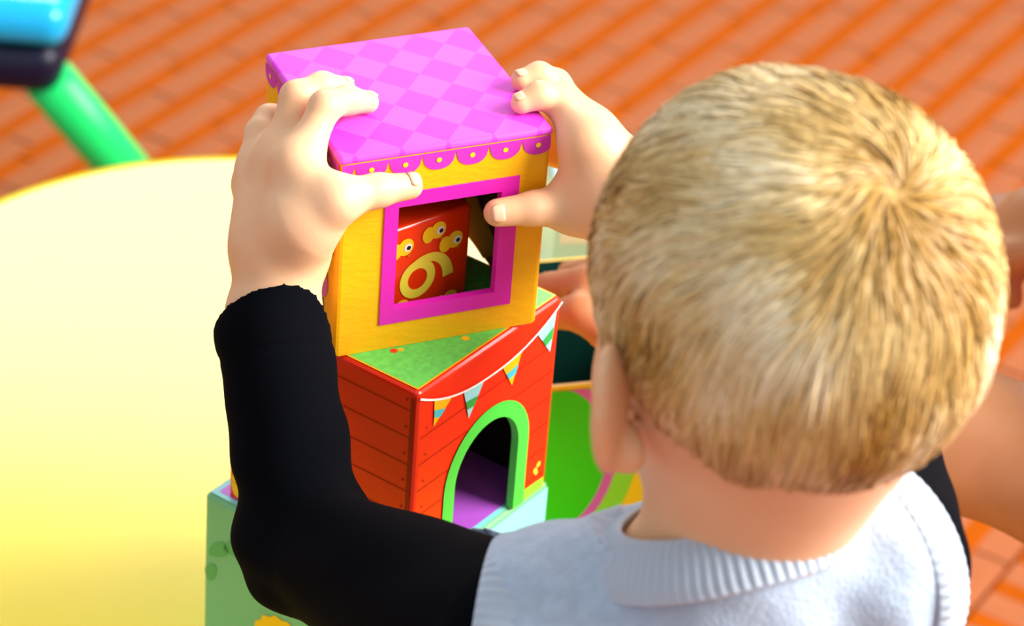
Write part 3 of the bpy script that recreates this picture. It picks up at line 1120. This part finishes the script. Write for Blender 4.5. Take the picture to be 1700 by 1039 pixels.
def head_prims():
    P = [ell(HEAD, (0.0675, 0.0815, 0.0725), HR, 0.01)]
    P += [ell(hl(0, 0.022, -0.045), (0.059, 0.056, 0.058), HR, 0.03),            # face and cheeks
          ell(hl(0, 0.048, -0.084), (0.030, 0.026, 0.022), HR, 0.025),           # chin
          ell(hl(-0.034, 0.046, -0.060), (0.023, 0.022, 0.023), HR, 0.02),
          ell(hl(0.034, 0.046, -0.060), (0.023, 0.022, 0.023), HR, 0.02),
          ell(hl(0, 0.080, -0.046), (0.0085, 0.011, 0.009), HR, 0.010),           # nose
          cone(hl(0, 0.080, -0.022), hl(0, 0.082, -0.042), 0.006, 0.007, 0.012),
          ell(hl(-0.026, 0.082, -0.028), (0.012, 0.009, 0.008), HR, 0.008, True),  # eye sockets
          ell(hl(0.026, 0.082, -0.028), (0.012, 0.009, 0.008), HR, 0.008, True),
          ell(hl(0, 0.079, -0.067), (0.015, 0.006, 0.0035), HR, 0.004),           # lips
          ell(hl(0, 0.078, -0.073), (0.012, 0.006, 0.0035), HR, 0.004),
          ell(hl(0, 0.086, -0.0700), (0.016, 0.006, 0.0012), HR, 0.002, True)]
    P += [cone(hl(0, -0.016, -0.045), NECK + V3(0, 0, -0.03), 0.0415, 0.0385, 0.018)]
    for sx in (-1, 1):
        c = hl(-0.0785, -0.008, -0.036) if sx < 0 else hl(0.0690, -0.004, -0.042)
        Re = HR @ rotz(-0.62 if sx < 0 else 0.25) @ rotx(0.15)
        P += [ell(c, (0.0060, 0.0175, 0.0275), Re, 0.006),
              ell(hl(sx * (0.0690 if sx < 0 else 0.0630), -0.006, -0.056), (0.0060, 0.0085, 0.0095), HR, 0.006),
              ell(c + HR @ V3(sx * 0.0065, 0.004, 0.003), (0.0045, 0.0095, 0.0165), Re, 0.003, True)]
    return P


def cut_open(v, f, pt, n, radius):
    """bmesh of a surface trimmed where it passes the plane near pt; returns bmesh and open boundary edges"""
    bm = bmesh.new()
    vs_ = [bm.verts.new(tuple(p)) for p in v]
    for q in f:
        try:
            bm.faces.new([vs_[i] for i in q])
        except ValueError:
            pass
    trim(bm, pt, n, radius)
    return bm


def trim(bm, pt, n, radius):
    pt, n = Vector(pt), Vector(unit(np.array(n)))
    near = [q for q in bm.faces if (q.calc_center_median() - pt).length < radius]
    geom = set(near)
    for q in near:
        geom.update(q.edges)
        geom.update(q.verts)
    r = bmesh.ops.bisect_plane(bm, geom=list(geom), plane_co=pt, plane_no=n, dist=1e-6)
    # flood from the verts beyond the plane near pt
    seeds = [q for q in bm.verts if (q.co - pt).length < radius and (q.co - pt).dot(n) > 1e-5]
    seen = set(seeds)
    stack = list(seeds)
    while stack:
        q = stack.pop()
        for e in q.link_edges:
            w = e.other_vert(q)
            if w not in seen and (w.co - pt).dot(n) > 1e-5:
                seen.add(w)
                stack.append(w)
    bmesh.ops.delete(bm, geom=list(seen), context='VERTS')


def nail(base, ax, up, hw, ln, rad, parent, material='nail'):
    d = unit(ax)
    up = unit(up - d * (up @ d))
    sd = np.cross(d, up)
    rows = []
    for i in range(5):
        t = -1 + 2 * i / 4
        row = []
        for j in range(7):
            s = -1 + 2 * j / 6
            wid = hw * (1 - 0.25 * max(t, 0) ** 2) * (1 if abs(t) < 0.9 else 0.8)
            ang = s * wid / rad
            p = base + d * (ln * 0.5 * t + rad * 0.15) + (up * math.cos(ang) + sd * math.sin(ang)) * (rad * (1.0 - 0.10 * max(t, 0) ** 2) + 0.00025)
            row.append(p)
        rows.append(row)
    v = [p for r in rows for p in r]
    f = [(i * 7 + j, i * 7 + j + 1, (i + 1) * 7 + j + 1, (i + 1) * 7 + j) for i in range(4) for j in range(6)]
    o = mesh_obj('fingernail', v, f, material, parent, smooth=True)
    md = o.modifiers.new('thickness', 'SOLIDIFY')
    md.thickness = 0.0002
    md.offset = 0
    return o


def bbox_of(prims, pad):
    lo, hi = np.full(3, 9.0), np.full(3, -9.0)
    for p in prims:
        if p[0] == 'cone':
            lo = np.minimum(lo, np.minimum(p[1] - p[3], p[2] - p[4]))
            hi = np.maximum(hi, np.maximum(p[1] + p[3], p[2] + p[4]))
        elif p[0] == 'ell':
            e = np.abs(p[3]) @ p[2]
            lo, hi = np.minimum(lo, p[1] - e), np.maximum(hi, p[1] + e)
    return lo - pad, hi + pad


def bridge(bm, pt, n):
    """join the two open rims that lie on the same plane"""
    pt, n = Vector(pt), Vector(unit(np.array(n)))
    ed = [e for e in bm.edges if e.is_boundary and abs((e.verts[0].co - pt).dot(n)) < 0.004 and (e.verts[0].co - pt).length < 0.06]
    if len(ed) > 6:
        try:
            r = bmesh.ops.bridge_loops(bm, edges=ed)
            bmesh.ops.triangulate(bm, faces=[q for q in r['faces'] if len(q.verts) > 4])
        except Exception as ex:
            print('bridge failed', ex)


def build_child():
    hp_l, nails_l = hand_left()
    hp_r, nails_r = hand_right()
    body = head_prims() + torso_prims(-0.008) + legs_prims()
    body += [cone(SH_L, EL_L, 0.029, 0.021, 0.015), cone(EL_L, FA_L, 0.0205, 0.0205, 0.01), cone(FA_L, WR_L, 0.0208, 0.0185, 0.01),
             cone(SH_R, EL_R, 0.029, 0.021, 0.015), cone(EL_R, FA_R, 0.0205, 0.0205, 0.01), cone(FA_R, WR_R, 0.0215, 0.0190, 0.01)]
    body = [(p[:5] + (0.008,)) if False else p for p in body]
    lo, hi = bbox_of(body, 0.012)
    v, f = sdf_mesh(body, lo, hi, 0.003)
    cuts = []
    cl = EL_L + (FA_L - EL_L) * 0.55
    cr = EL_R + (FA_R - EL_R) * 0.55
    nl, nr = unit(WR_L - EL_L), unit(WR_R - EL_R)
    bm = cut_open(v, f, cl, nl, 0.055)
    trim(bm, cr, nr, 0.055)
    for pr, c, n in ((hp_l, cl, nl), (hp_r, cr, nr)):
        lo, hi = bbox_of([p for p in pr if p[0] in ('cone', 'ell')], 0.008)
        hv, hf = sdf_mesh(pr, lo, hi, 0.00105, smooth=6)
        b2 = cut_open(hv, hf, c - n * 0.002 + n * 0.004, -n, 0.06)
        me = bpy.data.meshes.new('tmp')
        b2.to_mesh(me)
        b2.free()
        bm.from_mesh(me)
        bpy.data.meshes.remove(me)
        bm.verts.ensure_lookup_table()
        bridge(bm, c, n)
    bmesh.ops.recalc_face_normals(bm, faces=bm.faces[:])
    o = bm_obj('person', bm, 'skin')
    o.data.polygons.foreach_set('use_smooth', [True] * len(o.data.polygons))
    tag(o, 'fair-haired toddler in grey knit vest seen from behind, lifting the yellow box', 'person')
    for b, a, up, hw, ln, r in nails_l + nails_r:
        nail(b, a, up, hw, ln, r, o)
    for sx in (-1, 1):
        e = bmesh.new()
        bmesh.ops.create_uvsphere(e, u_segments=20, v_segments=12, radius=0.0105)
        for q in e.verts:
            q.co = Vector(hl(sx * 0.026, 0.0655, -0.028)) + q.co
        eye = bm_obj('eye', e, 'eye', o, smooth=True)
        e = bmesh.new()
        bmesh.ops.create_uvsphere(e, u_segments=16, v_segments=10, radius=0.0058)
        for q in e.verts:
            q.co = Vector(hl(sx * 0.026, 0.0712, -0.029)) + q.co
        bm_obj('iris', e, 'iris', eye, smooth=True)
    return o


child = build_child()


def frame_of(axis, ref):
    d = unit(np.array(axis))
    x = unit(np.cross(d, ref))
    return x, np.cross(d, x), d


def band(name, ringA, ringB, thick, nrib, amp, material, parent, seg=8):
    """ribbed knit band between two rings of points (A inner edge, B outer edge)"""
    n = len(ringA)
    A, B = np.array(ringA), np.array(ringB)
    T = np.roll(A, -1, 0) - np.roll(A, 1, 0)
    N = np.cross(T, B - A)
    N /= np.linalg.norm(N, axis=1)[:, None]
    c = (A.mean(0) + B.mean(0)) / 2
    if np.sum((A + B - 2 * c) * N) < 0:
        N = -N
    rib = np.array([0.5 + 0.5 * math.cos(2 * math.pi * nrib * i / n) for i in range(n)])
    prof = []
    for j in range(seg + 1):
        t = j / seg
        hgt = thick * (1 - (2 * t - 1) ** 4) + 0.0003
        prof.append((t, hgt, 1))
    for j in range(seg, -1, -1):
        prof.append((j / seg, -thick * 0.6, 0))
    rows = []
    for t, hgt, rb in prof:
        rows.append(A + (B - A) * t + N * (hgt - rb * amp * (1 - rib) * (1 if 0.02 < t < 0.98 else 0.3))[:, None])
    m = len(rows)
    v = np.concatenate(rows)
    f = []
    for j in range(m):
        j2 = (j + 1) % m
        for i in range(n):
            i2 = (i + 1) % n
            f.append((j * n + i, j * n + i2, j2 * n + i2, j2 * n + i))
    bm = bmesh.new()
    vv = [bm.verts.new(tuple(p)) for p in v]
    for q in f:
        bm.faces.new([vv[i] for i in q])
    bmesh.ops.recalc_face_normals(bm, faces=bm.faces[:])
    return bm_obj(name, bm, material, parent, smooth=True)


def build_clothes():
    # --- knit vest
    prims = torso_prims(0.0055)
    al = unit(EL_L - SH_L)
    ar = unit(EL_R - SH_R)
    hem = PEL + V3(0, 0, 0.0)
    cutL = SH_L + V3(-0.014, 0.0, 0.0)
    cutR = SH_R + ar * 0.004 + V3(0.010, 0, 0)
    nL = unit(V3(-1, 0.12, -0.05))
    nR = unit(V3(0.75, 0.65, 0))
    prims += [cone(SH_L, SH_L + al * 0.05, 0.0425, 0.042, 0.01), cone(SH_R, SH_R + ar * 0.05, 0.0425, 0.042, 0.01)]
    prims += [plane(cutL, nL, cutL + nL * 0.04, 0.075), plane(cutR, nR, cutR + nR * 0.04, 0.07)]
    nb = unit(BY @ V3(-0.24, 0.42, 0.9))
    prims.append(cone(NECK + BY @ V3(0, -0.010, -0.060), NECK + nb * -0.012, 0.052, 0.0490, 0.015))
    prims.append(plane(NECK + nb * -0.004, nb, NECK + nb * 0.045, 0.066))
    lo, hi = bbox_of([p for p in prims if p[0] in ('cone', 'ell')], 0.012)
    lo[2] = PEL[2] - 0.02
    prims.append(plane(PEL + V3(0, 0, -0.005), (0, 0, -1), PEL, 0.2))
    lo[2] -= 0.02

    def wr(X, Y, Z):
        return 0.0010 * np.sin(X * 150 + 40 * Z + 3 * np.sin(Y * 60)) * np.sin(Z * 90 + 1.5)
    v, f = sdf_mesh(prims, lo, hi, 0.0027, wr, smooth=2)
    vest = mesh_obj('knit_vest', v, f, 'knit', child, smooth=True)
    vest['label'] = 'light grey knitted sleeveless vest'
    # collar
    x, y, d = frame_of(nb, BY[:, 1])
    n = 640
    rA, rB = [], []
    for i in range(n):
        t = 2 * math.pi * i / n
        ca, sa = math.cos(t), math.sin(t)
        rA.append(NECK + x * 0.0440 * ca + y * 0.0435 * sa + d * 0.0040)
        rB.append(NECK + x * 0.0570 * ca + y * 0.0555 * sa - d * (0.0165 + 0.002 * abs(ca)))
    band('collar_rib', rA, rB, 0.0032, 80, 0.0013, 'rib', vest)['label'] = 'ribbed neckband'
    # armhole ribs
    for S, nn, rad, w, cp in ((SH_L, nL, 0.0445, 0.020, cutL), (SH_R, nR, 0.0440, 0.016, cutR)):
        x, y, d = frame_of(nn, V3(0, 0, 1))
        rA, rB = [], []
        n = 480
        c0 = S + d * ((cp - S) @ d)
        for i in range(n):
            t = 2 * math.pi * i / n
            q = x * math.cos(t) + y * math.sin(t)
            rA.append(c0 + q * (rad - 0.0015) + d * 0.0015)
            rB.append(c0 + q * (rad + 0.0005) - d * w)
        band('armhole_rib', rA, rB, 0.0028, 60, 0.0010, 'rib', vest)
    # --- black long sleeves
    for side, S, E, W, cutf in (('l', SH_L, EL_L, WR_L, 0.245), ('r', SH_R, EL_R, WR_R, 0.16)):
        cuff = W + (E - W) * cutf - CR * (0.0060 if side == 'l' else 0)
        n = unit(W - E)
        P = [cone(S, E, 0.0400, 0.0290, 0.015), cone(E, cuff, 0.0282, 0.0260, 0.015), cone(cuff, W, 0.0256, 0.0250, 0.004),
             plane(cuff, unit(n + CF * 0.75), cuff + n * 0.03, 0.06)]
        lo, hi = bbox_of([p for p in P if p[0] == 'cone'], 0.01)
        ax = unit(E - cuff)
        ax2 = unit(S - E)
        rf = E.copy()
        cf = cuff.copy()

        def wr(X, Y, Z):
            t1 = (X - cf[0]) * ax[0] + (Y - cf[1]) * ax[1] + (Z - cf[2]) * ax[2]
            t2 = (X - rf[0]) * ax2[0] + (Y - rf[1]) * ax2[1] + (Z - rf[2]) * ax2[2]
            de = np.sqrt((X - rf[0]) ** 2 + (Y - rf[1]) ** 2 + (Z - rf[2]) ** 2)
            w = 0.0013 * np.exp(-(de / 0.05) ** 2) * np.sin(210 * (t1 - 0.6 * t2) + 60 * X)
            w = w + 0.0008 * np.sin(120 * t1 + 90 * X - 50 * Z) * np.sin(70 * Y + 30 * t2)
            w = w + 0.0009 * np.exp(-((t1 - 0.0115) / 0.0010) ** 2)      # hem stitching
            return w
        v, f = sdf_mesh(P, lo, hi, 0.0016, wr, smooth=2)
        o = mesh_obj('shirt_sleeve', v, f, 'sleeve', child, smooth=True)
        o['label'] = 'black jersey sleeve with stitched cuff'
    # --- trousers and shoes
    P = legs_prims(0.006, foot=False) + [cone(PEL + BY @ V3(-0.03, 0, 0.012), PEL + BY @ V3(0.03, 0, 0.012), 0.066, 0.066, 0.02)]
    lo, hi = bbox_of(P, 0.012)
    v, f = sdf_mesh(P, lo, hi, 0.004)
    mesh_obj('trousers', v, f, 'trousers', child, smooth=True)
    for sx in (-1, 1):
        ank = PEL + BY @ V3(sx * 0.052, -0.008, -0.345)
        P = [cone(ank + V3(0, 0, -0.026), ank + BY @ V3(0.004 * sx, 0.078, -0.030), 0.028, 0.0235, 0.02), cone(ank + V3(0, 0, 0.0), ank + V3(0, 0, -0.026), 0.0275, 0.0285, 0.01),
             plane((ank[0], ank[1], 0.006), (0, 0, -1), (ank[0], ank[1], 0), 0.2)]
        lo, hi = bbox_of([p for p in P if p[0] == 'cone'], 0.01)
        v, f = sdf_mesh(P, lo, hi, 0.003)
        sh = mesh_obj('shoe', v, f, 'shoe', child, smooth=True)
        P = [cone((ank[0], ank[1], 0.006), (ank + BY @ V3(0.004 * sx, 0.078, 0)) * V3(1, 1, 0) + V3(0, 0, 0.006), 0.030, 0.026, 0.0),
             plane((0, 0, 0.011), (0, 0, 1), (ank[0], ank[1], 0.03), 0.2), plane((0, 0, 0.0005), (0, 0, -1), (ank[0], ank[1], 0), 0.2)]
        lo, hi = bbox_of([p for p in P if p[0] == 'cone'], 0.01)
        v, f = sdf_mesh(P, lo, hi, 0.003)
        mesh_obj('sole', v, f, 'sole', sh, smooth=True)


build_clothes()


# ------------------------------------------------------------------ hair
def build_hair():
    rad = V3(0.0675, 0.0815, 0.0725)

    def hairline(d):
        """lowest z (local, metres) that still carries hair for the direction d"""
        az = np.arctan2(d[:, 0], d[:, 1])                 # 0 = forehead
        a = np.abs(az)
        return np.interp(a, [0, 0.5, 0.95, 1.35, 1.62, 1.95, 2.35, 2.8, 3.15], [0.046, 0.042, 0.018, -0.024, -0.006, -0.026, -0.050, -0.064, -0.067])
    N = 32000
    i = np.arange(N) + 0.5
    ph = np.arccos(1 - 2 * i / N)
    th = math.pi * (1 + 5 ** 0.5) * i
    d = np.stack([np.cos(th) * np.sin(ph), np.sin(th) * np.sin(ph), np.cos(ph)], 1)
    d += rng.normal(0, 0.012, d.shape)
    d /= np.linalg.norm(d, axis=1)[:, None]
    P = d * rad
    keep = P[:, 2] > hairline(d) + rng.normal(0, 0.003, N)
    d = d[keep]
    n = len(d)
    wh = unit(V3(0.14, -0.66, 0.75))                        # crown whorl
    # slow random fields that make locks
    def field(q, seed, fr):
        g = np.random.default_rng(seed)
        o = np.zeros(len(q))
        for _ in range(7):
            k = g.normal(0, fr, 3)
            o += np.sin(q @ k + g.uniform(0, 6.28))
        return o / 2.6
    ang = np.arccos(np.clip(d @ wh, -1, 1))
    steps = 7
    L = (0.030 + 0.010 * rng.random(n) + 0.006 * np.clip(ang - 0.3, 0, 1)) * (0.75 + 0.25 * np.clip(ang / 0.5, 0, 1))
    tw = 0.35 * field(d, 3, 5.0) + rng.normal(0, 0.10, n)
    lift0 = 0.0012 + 0.0028 * rng.random(n)
    tips = 0.0035 + 0.0030 * (0.5 + 0.5 * field(d, 5, 7.0)) + rng.normal(0, 0.0008, n)
    pts = np.zeros((steps, n, 3))
    q = d.copy()
    for s in range(steps):
        t = s / (steps - 1)
        lift = lift0 * (1 - t) + tips * t + 0.0030 * math.sin(math.pi * t)
        nrm = q / rad
        nrm /= np.linalg.norm(nrm, axis=1)[:, None]
        pts[s] = q * rad + nrm * lift[:, None]
        g = q - (q @ wh)[:, None] * 0 - wh
        g = g - (np.sum(g * q, 1))[:, None] * q
        g /= np.linalg.norm(g, axis=1)[:, None] + 1e-9
        bi = np.cross(q, g)
        al = tw * (0.6 + 0.8 * t) + 0.75 * np.exp(-(np.arccos(np.clip(q @ wh, -1, 1)) / 0.45) ** 2)
        # low on the back the hair turns downwards
        g = g * np.cos(al)[:, None] + bi * np.sin(al)[:, None]
        dn = np.tile(V3(0, 0.10, -1), (n, 1))
        dn -= np.sum(dn * q, 1)[:, None] * q
        wgt = np.clip((0.25 - q[:, 2]) / 0.8, 0, 0.8)[:, None] * (np.clip(-q[:, 1] + 0.5, 0, 1))[:, None]
        g = g * (1 - wgt) + dn * wgt
        g /= np.linalg.norm(g, axis=1)[:, None] + 1e-9
        q = q + g * (L / (steps - 1) / 0.078)[:, None]
        q /= np.linalg.norm(q, axis=1)[:, None]
    # colour of each strand: pale straw to golden brown, in locks
    tone = 0.52 + 0.30 * field(d, 11, 6.0) + 0.12 * field(d, 12, 16.0) + rng.normal(0, 0.06, n)
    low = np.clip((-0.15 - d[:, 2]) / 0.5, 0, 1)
    tone = np.clip(tone - 0.30 * low, 0, 1)  # lower strands darkened: shade around the nape put into their colour
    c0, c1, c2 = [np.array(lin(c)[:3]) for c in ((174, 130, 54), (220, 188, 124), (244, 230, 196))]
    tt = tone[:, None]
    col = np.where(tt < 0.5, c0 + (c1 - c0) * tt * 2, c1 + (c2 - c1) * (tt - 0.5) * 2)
    W = np.array([0.00085, 0.0010, 0.0010, 0.00095, 0.0008, 0.0006, 0.00015])
    tang = np.gradient(pts, axis=0)
    nr = pts / rad ** 2
    side = np.cross(tang, nr)
    side /= np.linalg.norm(side, axis=2)[:, :, None] + 1e-12
    nr /= np.linalg.norm(nr, axis=2)[:, :, None]
    rl = rng.normal(0, 0.45, n)[None, :, None]
    side = side * np.cos(rl) + nr * np.sin(rl)
    A = pts + side * W[:, None, None] * 0.5
    B = pts - side * W[:, None, None] * 0.5
    v = np.stack([A, B], 0)                                 # 2, steps, n, 3
    v = v.transpose(2, 1, 0, 3).reshape(-1, 3)
    base = np.arange(n)[:, None] * (steps * 2)
    fs = []
    for s in range(steps - 1):
        fs.append(np.stack([base[:, 0] + s * 2, base[:, 0] + s * 2 + 1, base[:, 0] + s * 2 + 3, base[:, 0] + s * 2 + 2], 1))
    f = np.concatenate(fs)
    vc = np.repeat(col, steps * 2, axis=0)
    # undercoat: a close cap below the strands
    nu, nv = 120, 60
    cap, ci = [], -np.ones((nv + 1, nu), int)
    dirs = []
    for a in range(nv + 1):
        for b in range(nu):
            p_, t_ = math.pi * a / nv, 2 * math.pi * b / nu
            dirs.append((math.sin(p_) * math.cos(t_), math.sin(p_) * math.sin(t_), math.cos(p_)))
    dirs = np.array(dirs)
    ok = (dirs * rad)[:, 2] > hairline(dirs) + 0.002
    capv = dirs * (rad + 0.0012)
    capf = []
    for a in range(nv):
        for b in range(nu):
            q4 = [a * nu + b, (a + 1) * nu + b, (a + 1) * nu + (b + 1) % nu, a * nu + (b + 1) % nu]
            if all(ok[k] for k in q4):
                capf.append(q4)
    capf = np.array(capf) + len(v)
    v = np.concatenate([v, capv])
    f = np.concatenate([f, capf])
    vc = np.concatenate([vc, np.tile(np.array(lin((198, 160, 94))[:3]), (len(capv), 1))])
    w = HEAD + v @ HR.T
    me = bpy.data.meshes.new('hair')
    me.vertices.add(len(w))
    me.vertices.foreach_set('co', w.astype(np.float32).ravel())
    me.loops.add(len(f) * 4)
    me.loops.foreach_set('vertex_index', f.astype(np.int32).ravel())
    me.polygons.add(len(f))
    me.polygons.foreach_set('loop_start', np.arange(len(f), dtype=np.int32) * 4)
    me.polygons.foreach_set('use_smooth', [True] * len(f))
    me.update(calc_edges=True)
    ca = me.color_attributes.new('strand_tone', 'FLOAT_COLOR', 'POINT')
    ca.data.foreach_set('color', np.concatenate([vc, np.ones((len(vc), 1))], 1).astype(np.float32).ravel())
    me.materials.append(MAT['hair'])
    o = link(bpy.data.objects.new('hair', me), child)
    o['kind'] = 'stuff'
    o['label'] = 'short straight pale blond hair with a crown whorl'


build_hair()


# ------------------------------------------------------------------ the adult on the right, mostly out of the picture
def build_adult():
    hand, wr, el, sh = at(1085, 545, 1.605), at(1215, 612, 1.588), at(1810, 795, 1.575), V3(0.520, 0.030, 0.815)
    sh2, el2, wr2, hand2 = V3(0.560, 0.400, 0.800), V3(0.520, 0.430, 0.560), at(1790, 392, 1.80), at(1725, 376, 1.80)
    pel = V3(0.66, 0.23, 0.27)
    P = [cone(sh, el, 0.046, 0.040, 0.02), cone(el, el + (wr - el) * 0.45, 0.042, 0.036, 0.02), cone(el + (wr - el) * 0.45, wr, 0.036, 0.026, 0.02),
         cone(sh2, el2, 0.046, 0.040, 0.02), cone(el2, wr2, 0.040, 0.026, 0.02)]
    # near hand resting on the cloud box: palm and five fingers
    d = unit(hand - wr)
    side = unit(np.cross(d, V3(0, 0, 1)))
    P.append(cone(wr, hand, 0.026, 0.024, 0.02))
    for k, (off, ln, dz) in enumerate(((-0.030, 0.052, 0.000), (-0.011, 0.064, 0.004), (0.009, 0.060, 0.003), (0.027, 0.046, -0.002))):
        a = hand + side * off * 0.9 + V3(0, 0, dz)
        b = a + d * ln * 0.55 + V3(0, 0, 0.012) + side * off * 0.15
        c = b + d * ln * 0.45 + V3(0, 0, -0.016)
        P += [cone(hand + side * off * 0.6 - d * 0.02, a, 0.014, 0.0105, 0.012), cone(a, b, 0.0105, 0.0095, 0.006), cone(b, c, 0.0095, 0.0075, 0.005)]
    t0 = hand + V3(-0.008, 0.016, 0.020)
    t1 = at(980, 468, 1.612)
    P += [cone(hand - d * 0.02, t0, 0.014, 0.012, 0.012), cone(t0, t1, 0.0115, 0.0095, 0.006)]
    # far hand, loosely closed
    d2 = unit(hand2 - wr2)
    s2 = unit(np.cross(d2, V3(0, 0, 1)))
    P.append(cone(wr2, hand2, 0.027, 0.026, 0.02))
    for off in (-0.028, -0.009, 0.010, 0.027):
        a = hand2 + s2 * off
        b = a + d2 * 0.024 + V3(0, 0, -0.012)
        c = b - d2 * 0.012 + V3(0, 0, -0.024)
        P += [cone(a, b, 0.011, 0.0105, 0.006), cone(b, c, 0.0100, 0.0085, 0.004)]
    P.append(cone(hand2, hand2 + d2 * 0.03 + s2 * -0.03 + V3(0, 0, -0.03), 0.013, 0.010, 0.008))
    # torso, neck, head, folded legs
    chest = (sh + sh2) / 2 + V3(0.02, 0, -0.02)
    P += [cone(sh + V3(0.02, 0.02, -0.01), sh2 + V3(0.02, -0.02, -0.01), 0.055, 0.055, 0.03), cone(chest + V3(0, -0.07, -0.10), pel + V3(0, -0.06, 0), 0.10, 0.115, 0.04),
          cone(chest + V3(0, 0.07, -0.10), pel + V3(0, 0.06, 0), 0.10, 0.115, 0.04), cone(chest, chest + V3(-0.02, 0, 0.13), 0.052, 0.050, 0.03)]
    hc = chest + V3(-0.035, 0, 0.235)
    P += [ell(hc, (0.098, 0.078, 0.105), None, 0.02), ell(hc + V3(-0.04, 0, -0.06), (0.055, 0.055, 0.06), None, 0.03), ell(hc + V3(-0.100, 0, -0.03), (0.016, 0.012, 0.02), None, 0.012),
          ell(hc + V3(0.005, 0.078, -0.02), (0.018, 0.008, 0.03), None, 0.006), ell(hc + V3(0.005, -0.078, -0.02), (0.018, 0.008, 0.03), None, 0.006)]
    for y in (0.13, 0.33):
        kn = V3(0.47, y, 0.085)
        P += [cone((0.66, 0.23 + (y - 0.23) * 0.8, 0.22), kn, 0.090, 0.062, 0.03), cone(kn, (0.80, y, 0.060), 0.058, 0.042, 0.02), cone((0.80, y, 0.050), (0.90, y, 0.036), 0.040, 0.030, 0.02)]
    lo, hi = bbox_of([p for p in P if p[0] in ('cone', 'ell')], 0.015)
    v, f = sdf_mesh(P, lo, hi, 0.0046)
    o = mesh_obj('person', v, f, 'skin_adult', smooth=True)
    tag(o, 'adult at the right edge reaching a bare forearm behind the toddler', 'person')
    # blouse with short sleeves
    B = [cone(sh, sh + (el - sh) * 0.42, 0.056, 0.054, 0.02), cone(sh2, sh2 + (el2 - sh2) * 0.42, 0.056, 0.054, 0.02),
         cone(sh + V3(0.02, 0.02, -0.01), sh2 + V3(0.02, -0.02, -0.01), 0.061, 0.061, 0.03), cone(chest + V3(0, -0.07, -0.10), pel + V3(0, -0.06, 0), 0.107, 0.123, 0.04),
         cone(chest + V3(0, 0.07, -0.10), pel + V3(0, 0.06, 0), 0.107, 0.123, 0.04)]
    for s_, e_ in ((sh, el), (sh2, el2)):
        c = s_ + (e_ - s_) * 0.40
        B.append(plane(c, e_ - s_, c + unit(e_ - s_) * 0.045, 0.072))
    lo, hi = bbox_of([p for p in B if p[0] == 'cone'], 0.015)
    v, f = sdf_mesh(B, lo, hi, 0.006)
    mesh_obj('blouse', v, f, 'blouse', o, smooth=True)
    T = []
    for y in (0.13, 0.33):
        kn = V3(0.47, y, 0.085)
        T += [cone((0.66, 0.23 + (y - 0.23) * 0.8, 0.22), kn, 0.097, 0.069, 0.03), cone(kn, (0.79, y, 0.060), 0.064, 0.048, 0.02)]
    T.append(cone(pel + V3(0, -0.06, -0.02), pel + V3(0, 0.06, -0.02), 0.128, 0.128, 0.03))
    T.append(plane((0, 0, 0.008), (0, 0, -1), (0.62, 0.23, 0), 0.6))
    lo, hi = bbox_of([p for p in T if p[0] == 'cone'], 0.015)
    v, f = sdf_mesh(T, lo, hi, 0.006)
    mesh_obj('trousers', v, f, 'trousers', o, smooth=True)
    H = [ell(hc + V3(0.016, 0, 0.016), (0.104, 0.088, 0.106), None, 0.02), ell(hc + V3(0.07, 0, -0.09), (0.05, 0.07, 0.10), None, 0.04),
         ell(hc + V3(-0.105, 0, -0.045), (0.075, 0.075, 0.105), None, 0.012, True)]
    lo, hi = bbox_of([p for p in H if p[0] == 'ell'], 0.015)
    v, f = sdf_mesh(H, lo, hi, 0.005)
    mesh_obj('hair', v, f, 'hair_brown', o, smooth=True)
    for sy in (-1, 1):
        e = bmesh.new()
        bmesh.ops.create_uvsphere(e, u_segments=16, v_segments=10, radius=0.012)
        for q in e.verts:
            q.co = Vector(hc + V3(-0.083, sy * 0.030, -0.008)) + q.co
        bm_obj('eye', e, 'eye', o, smooth=True)


build_adult()
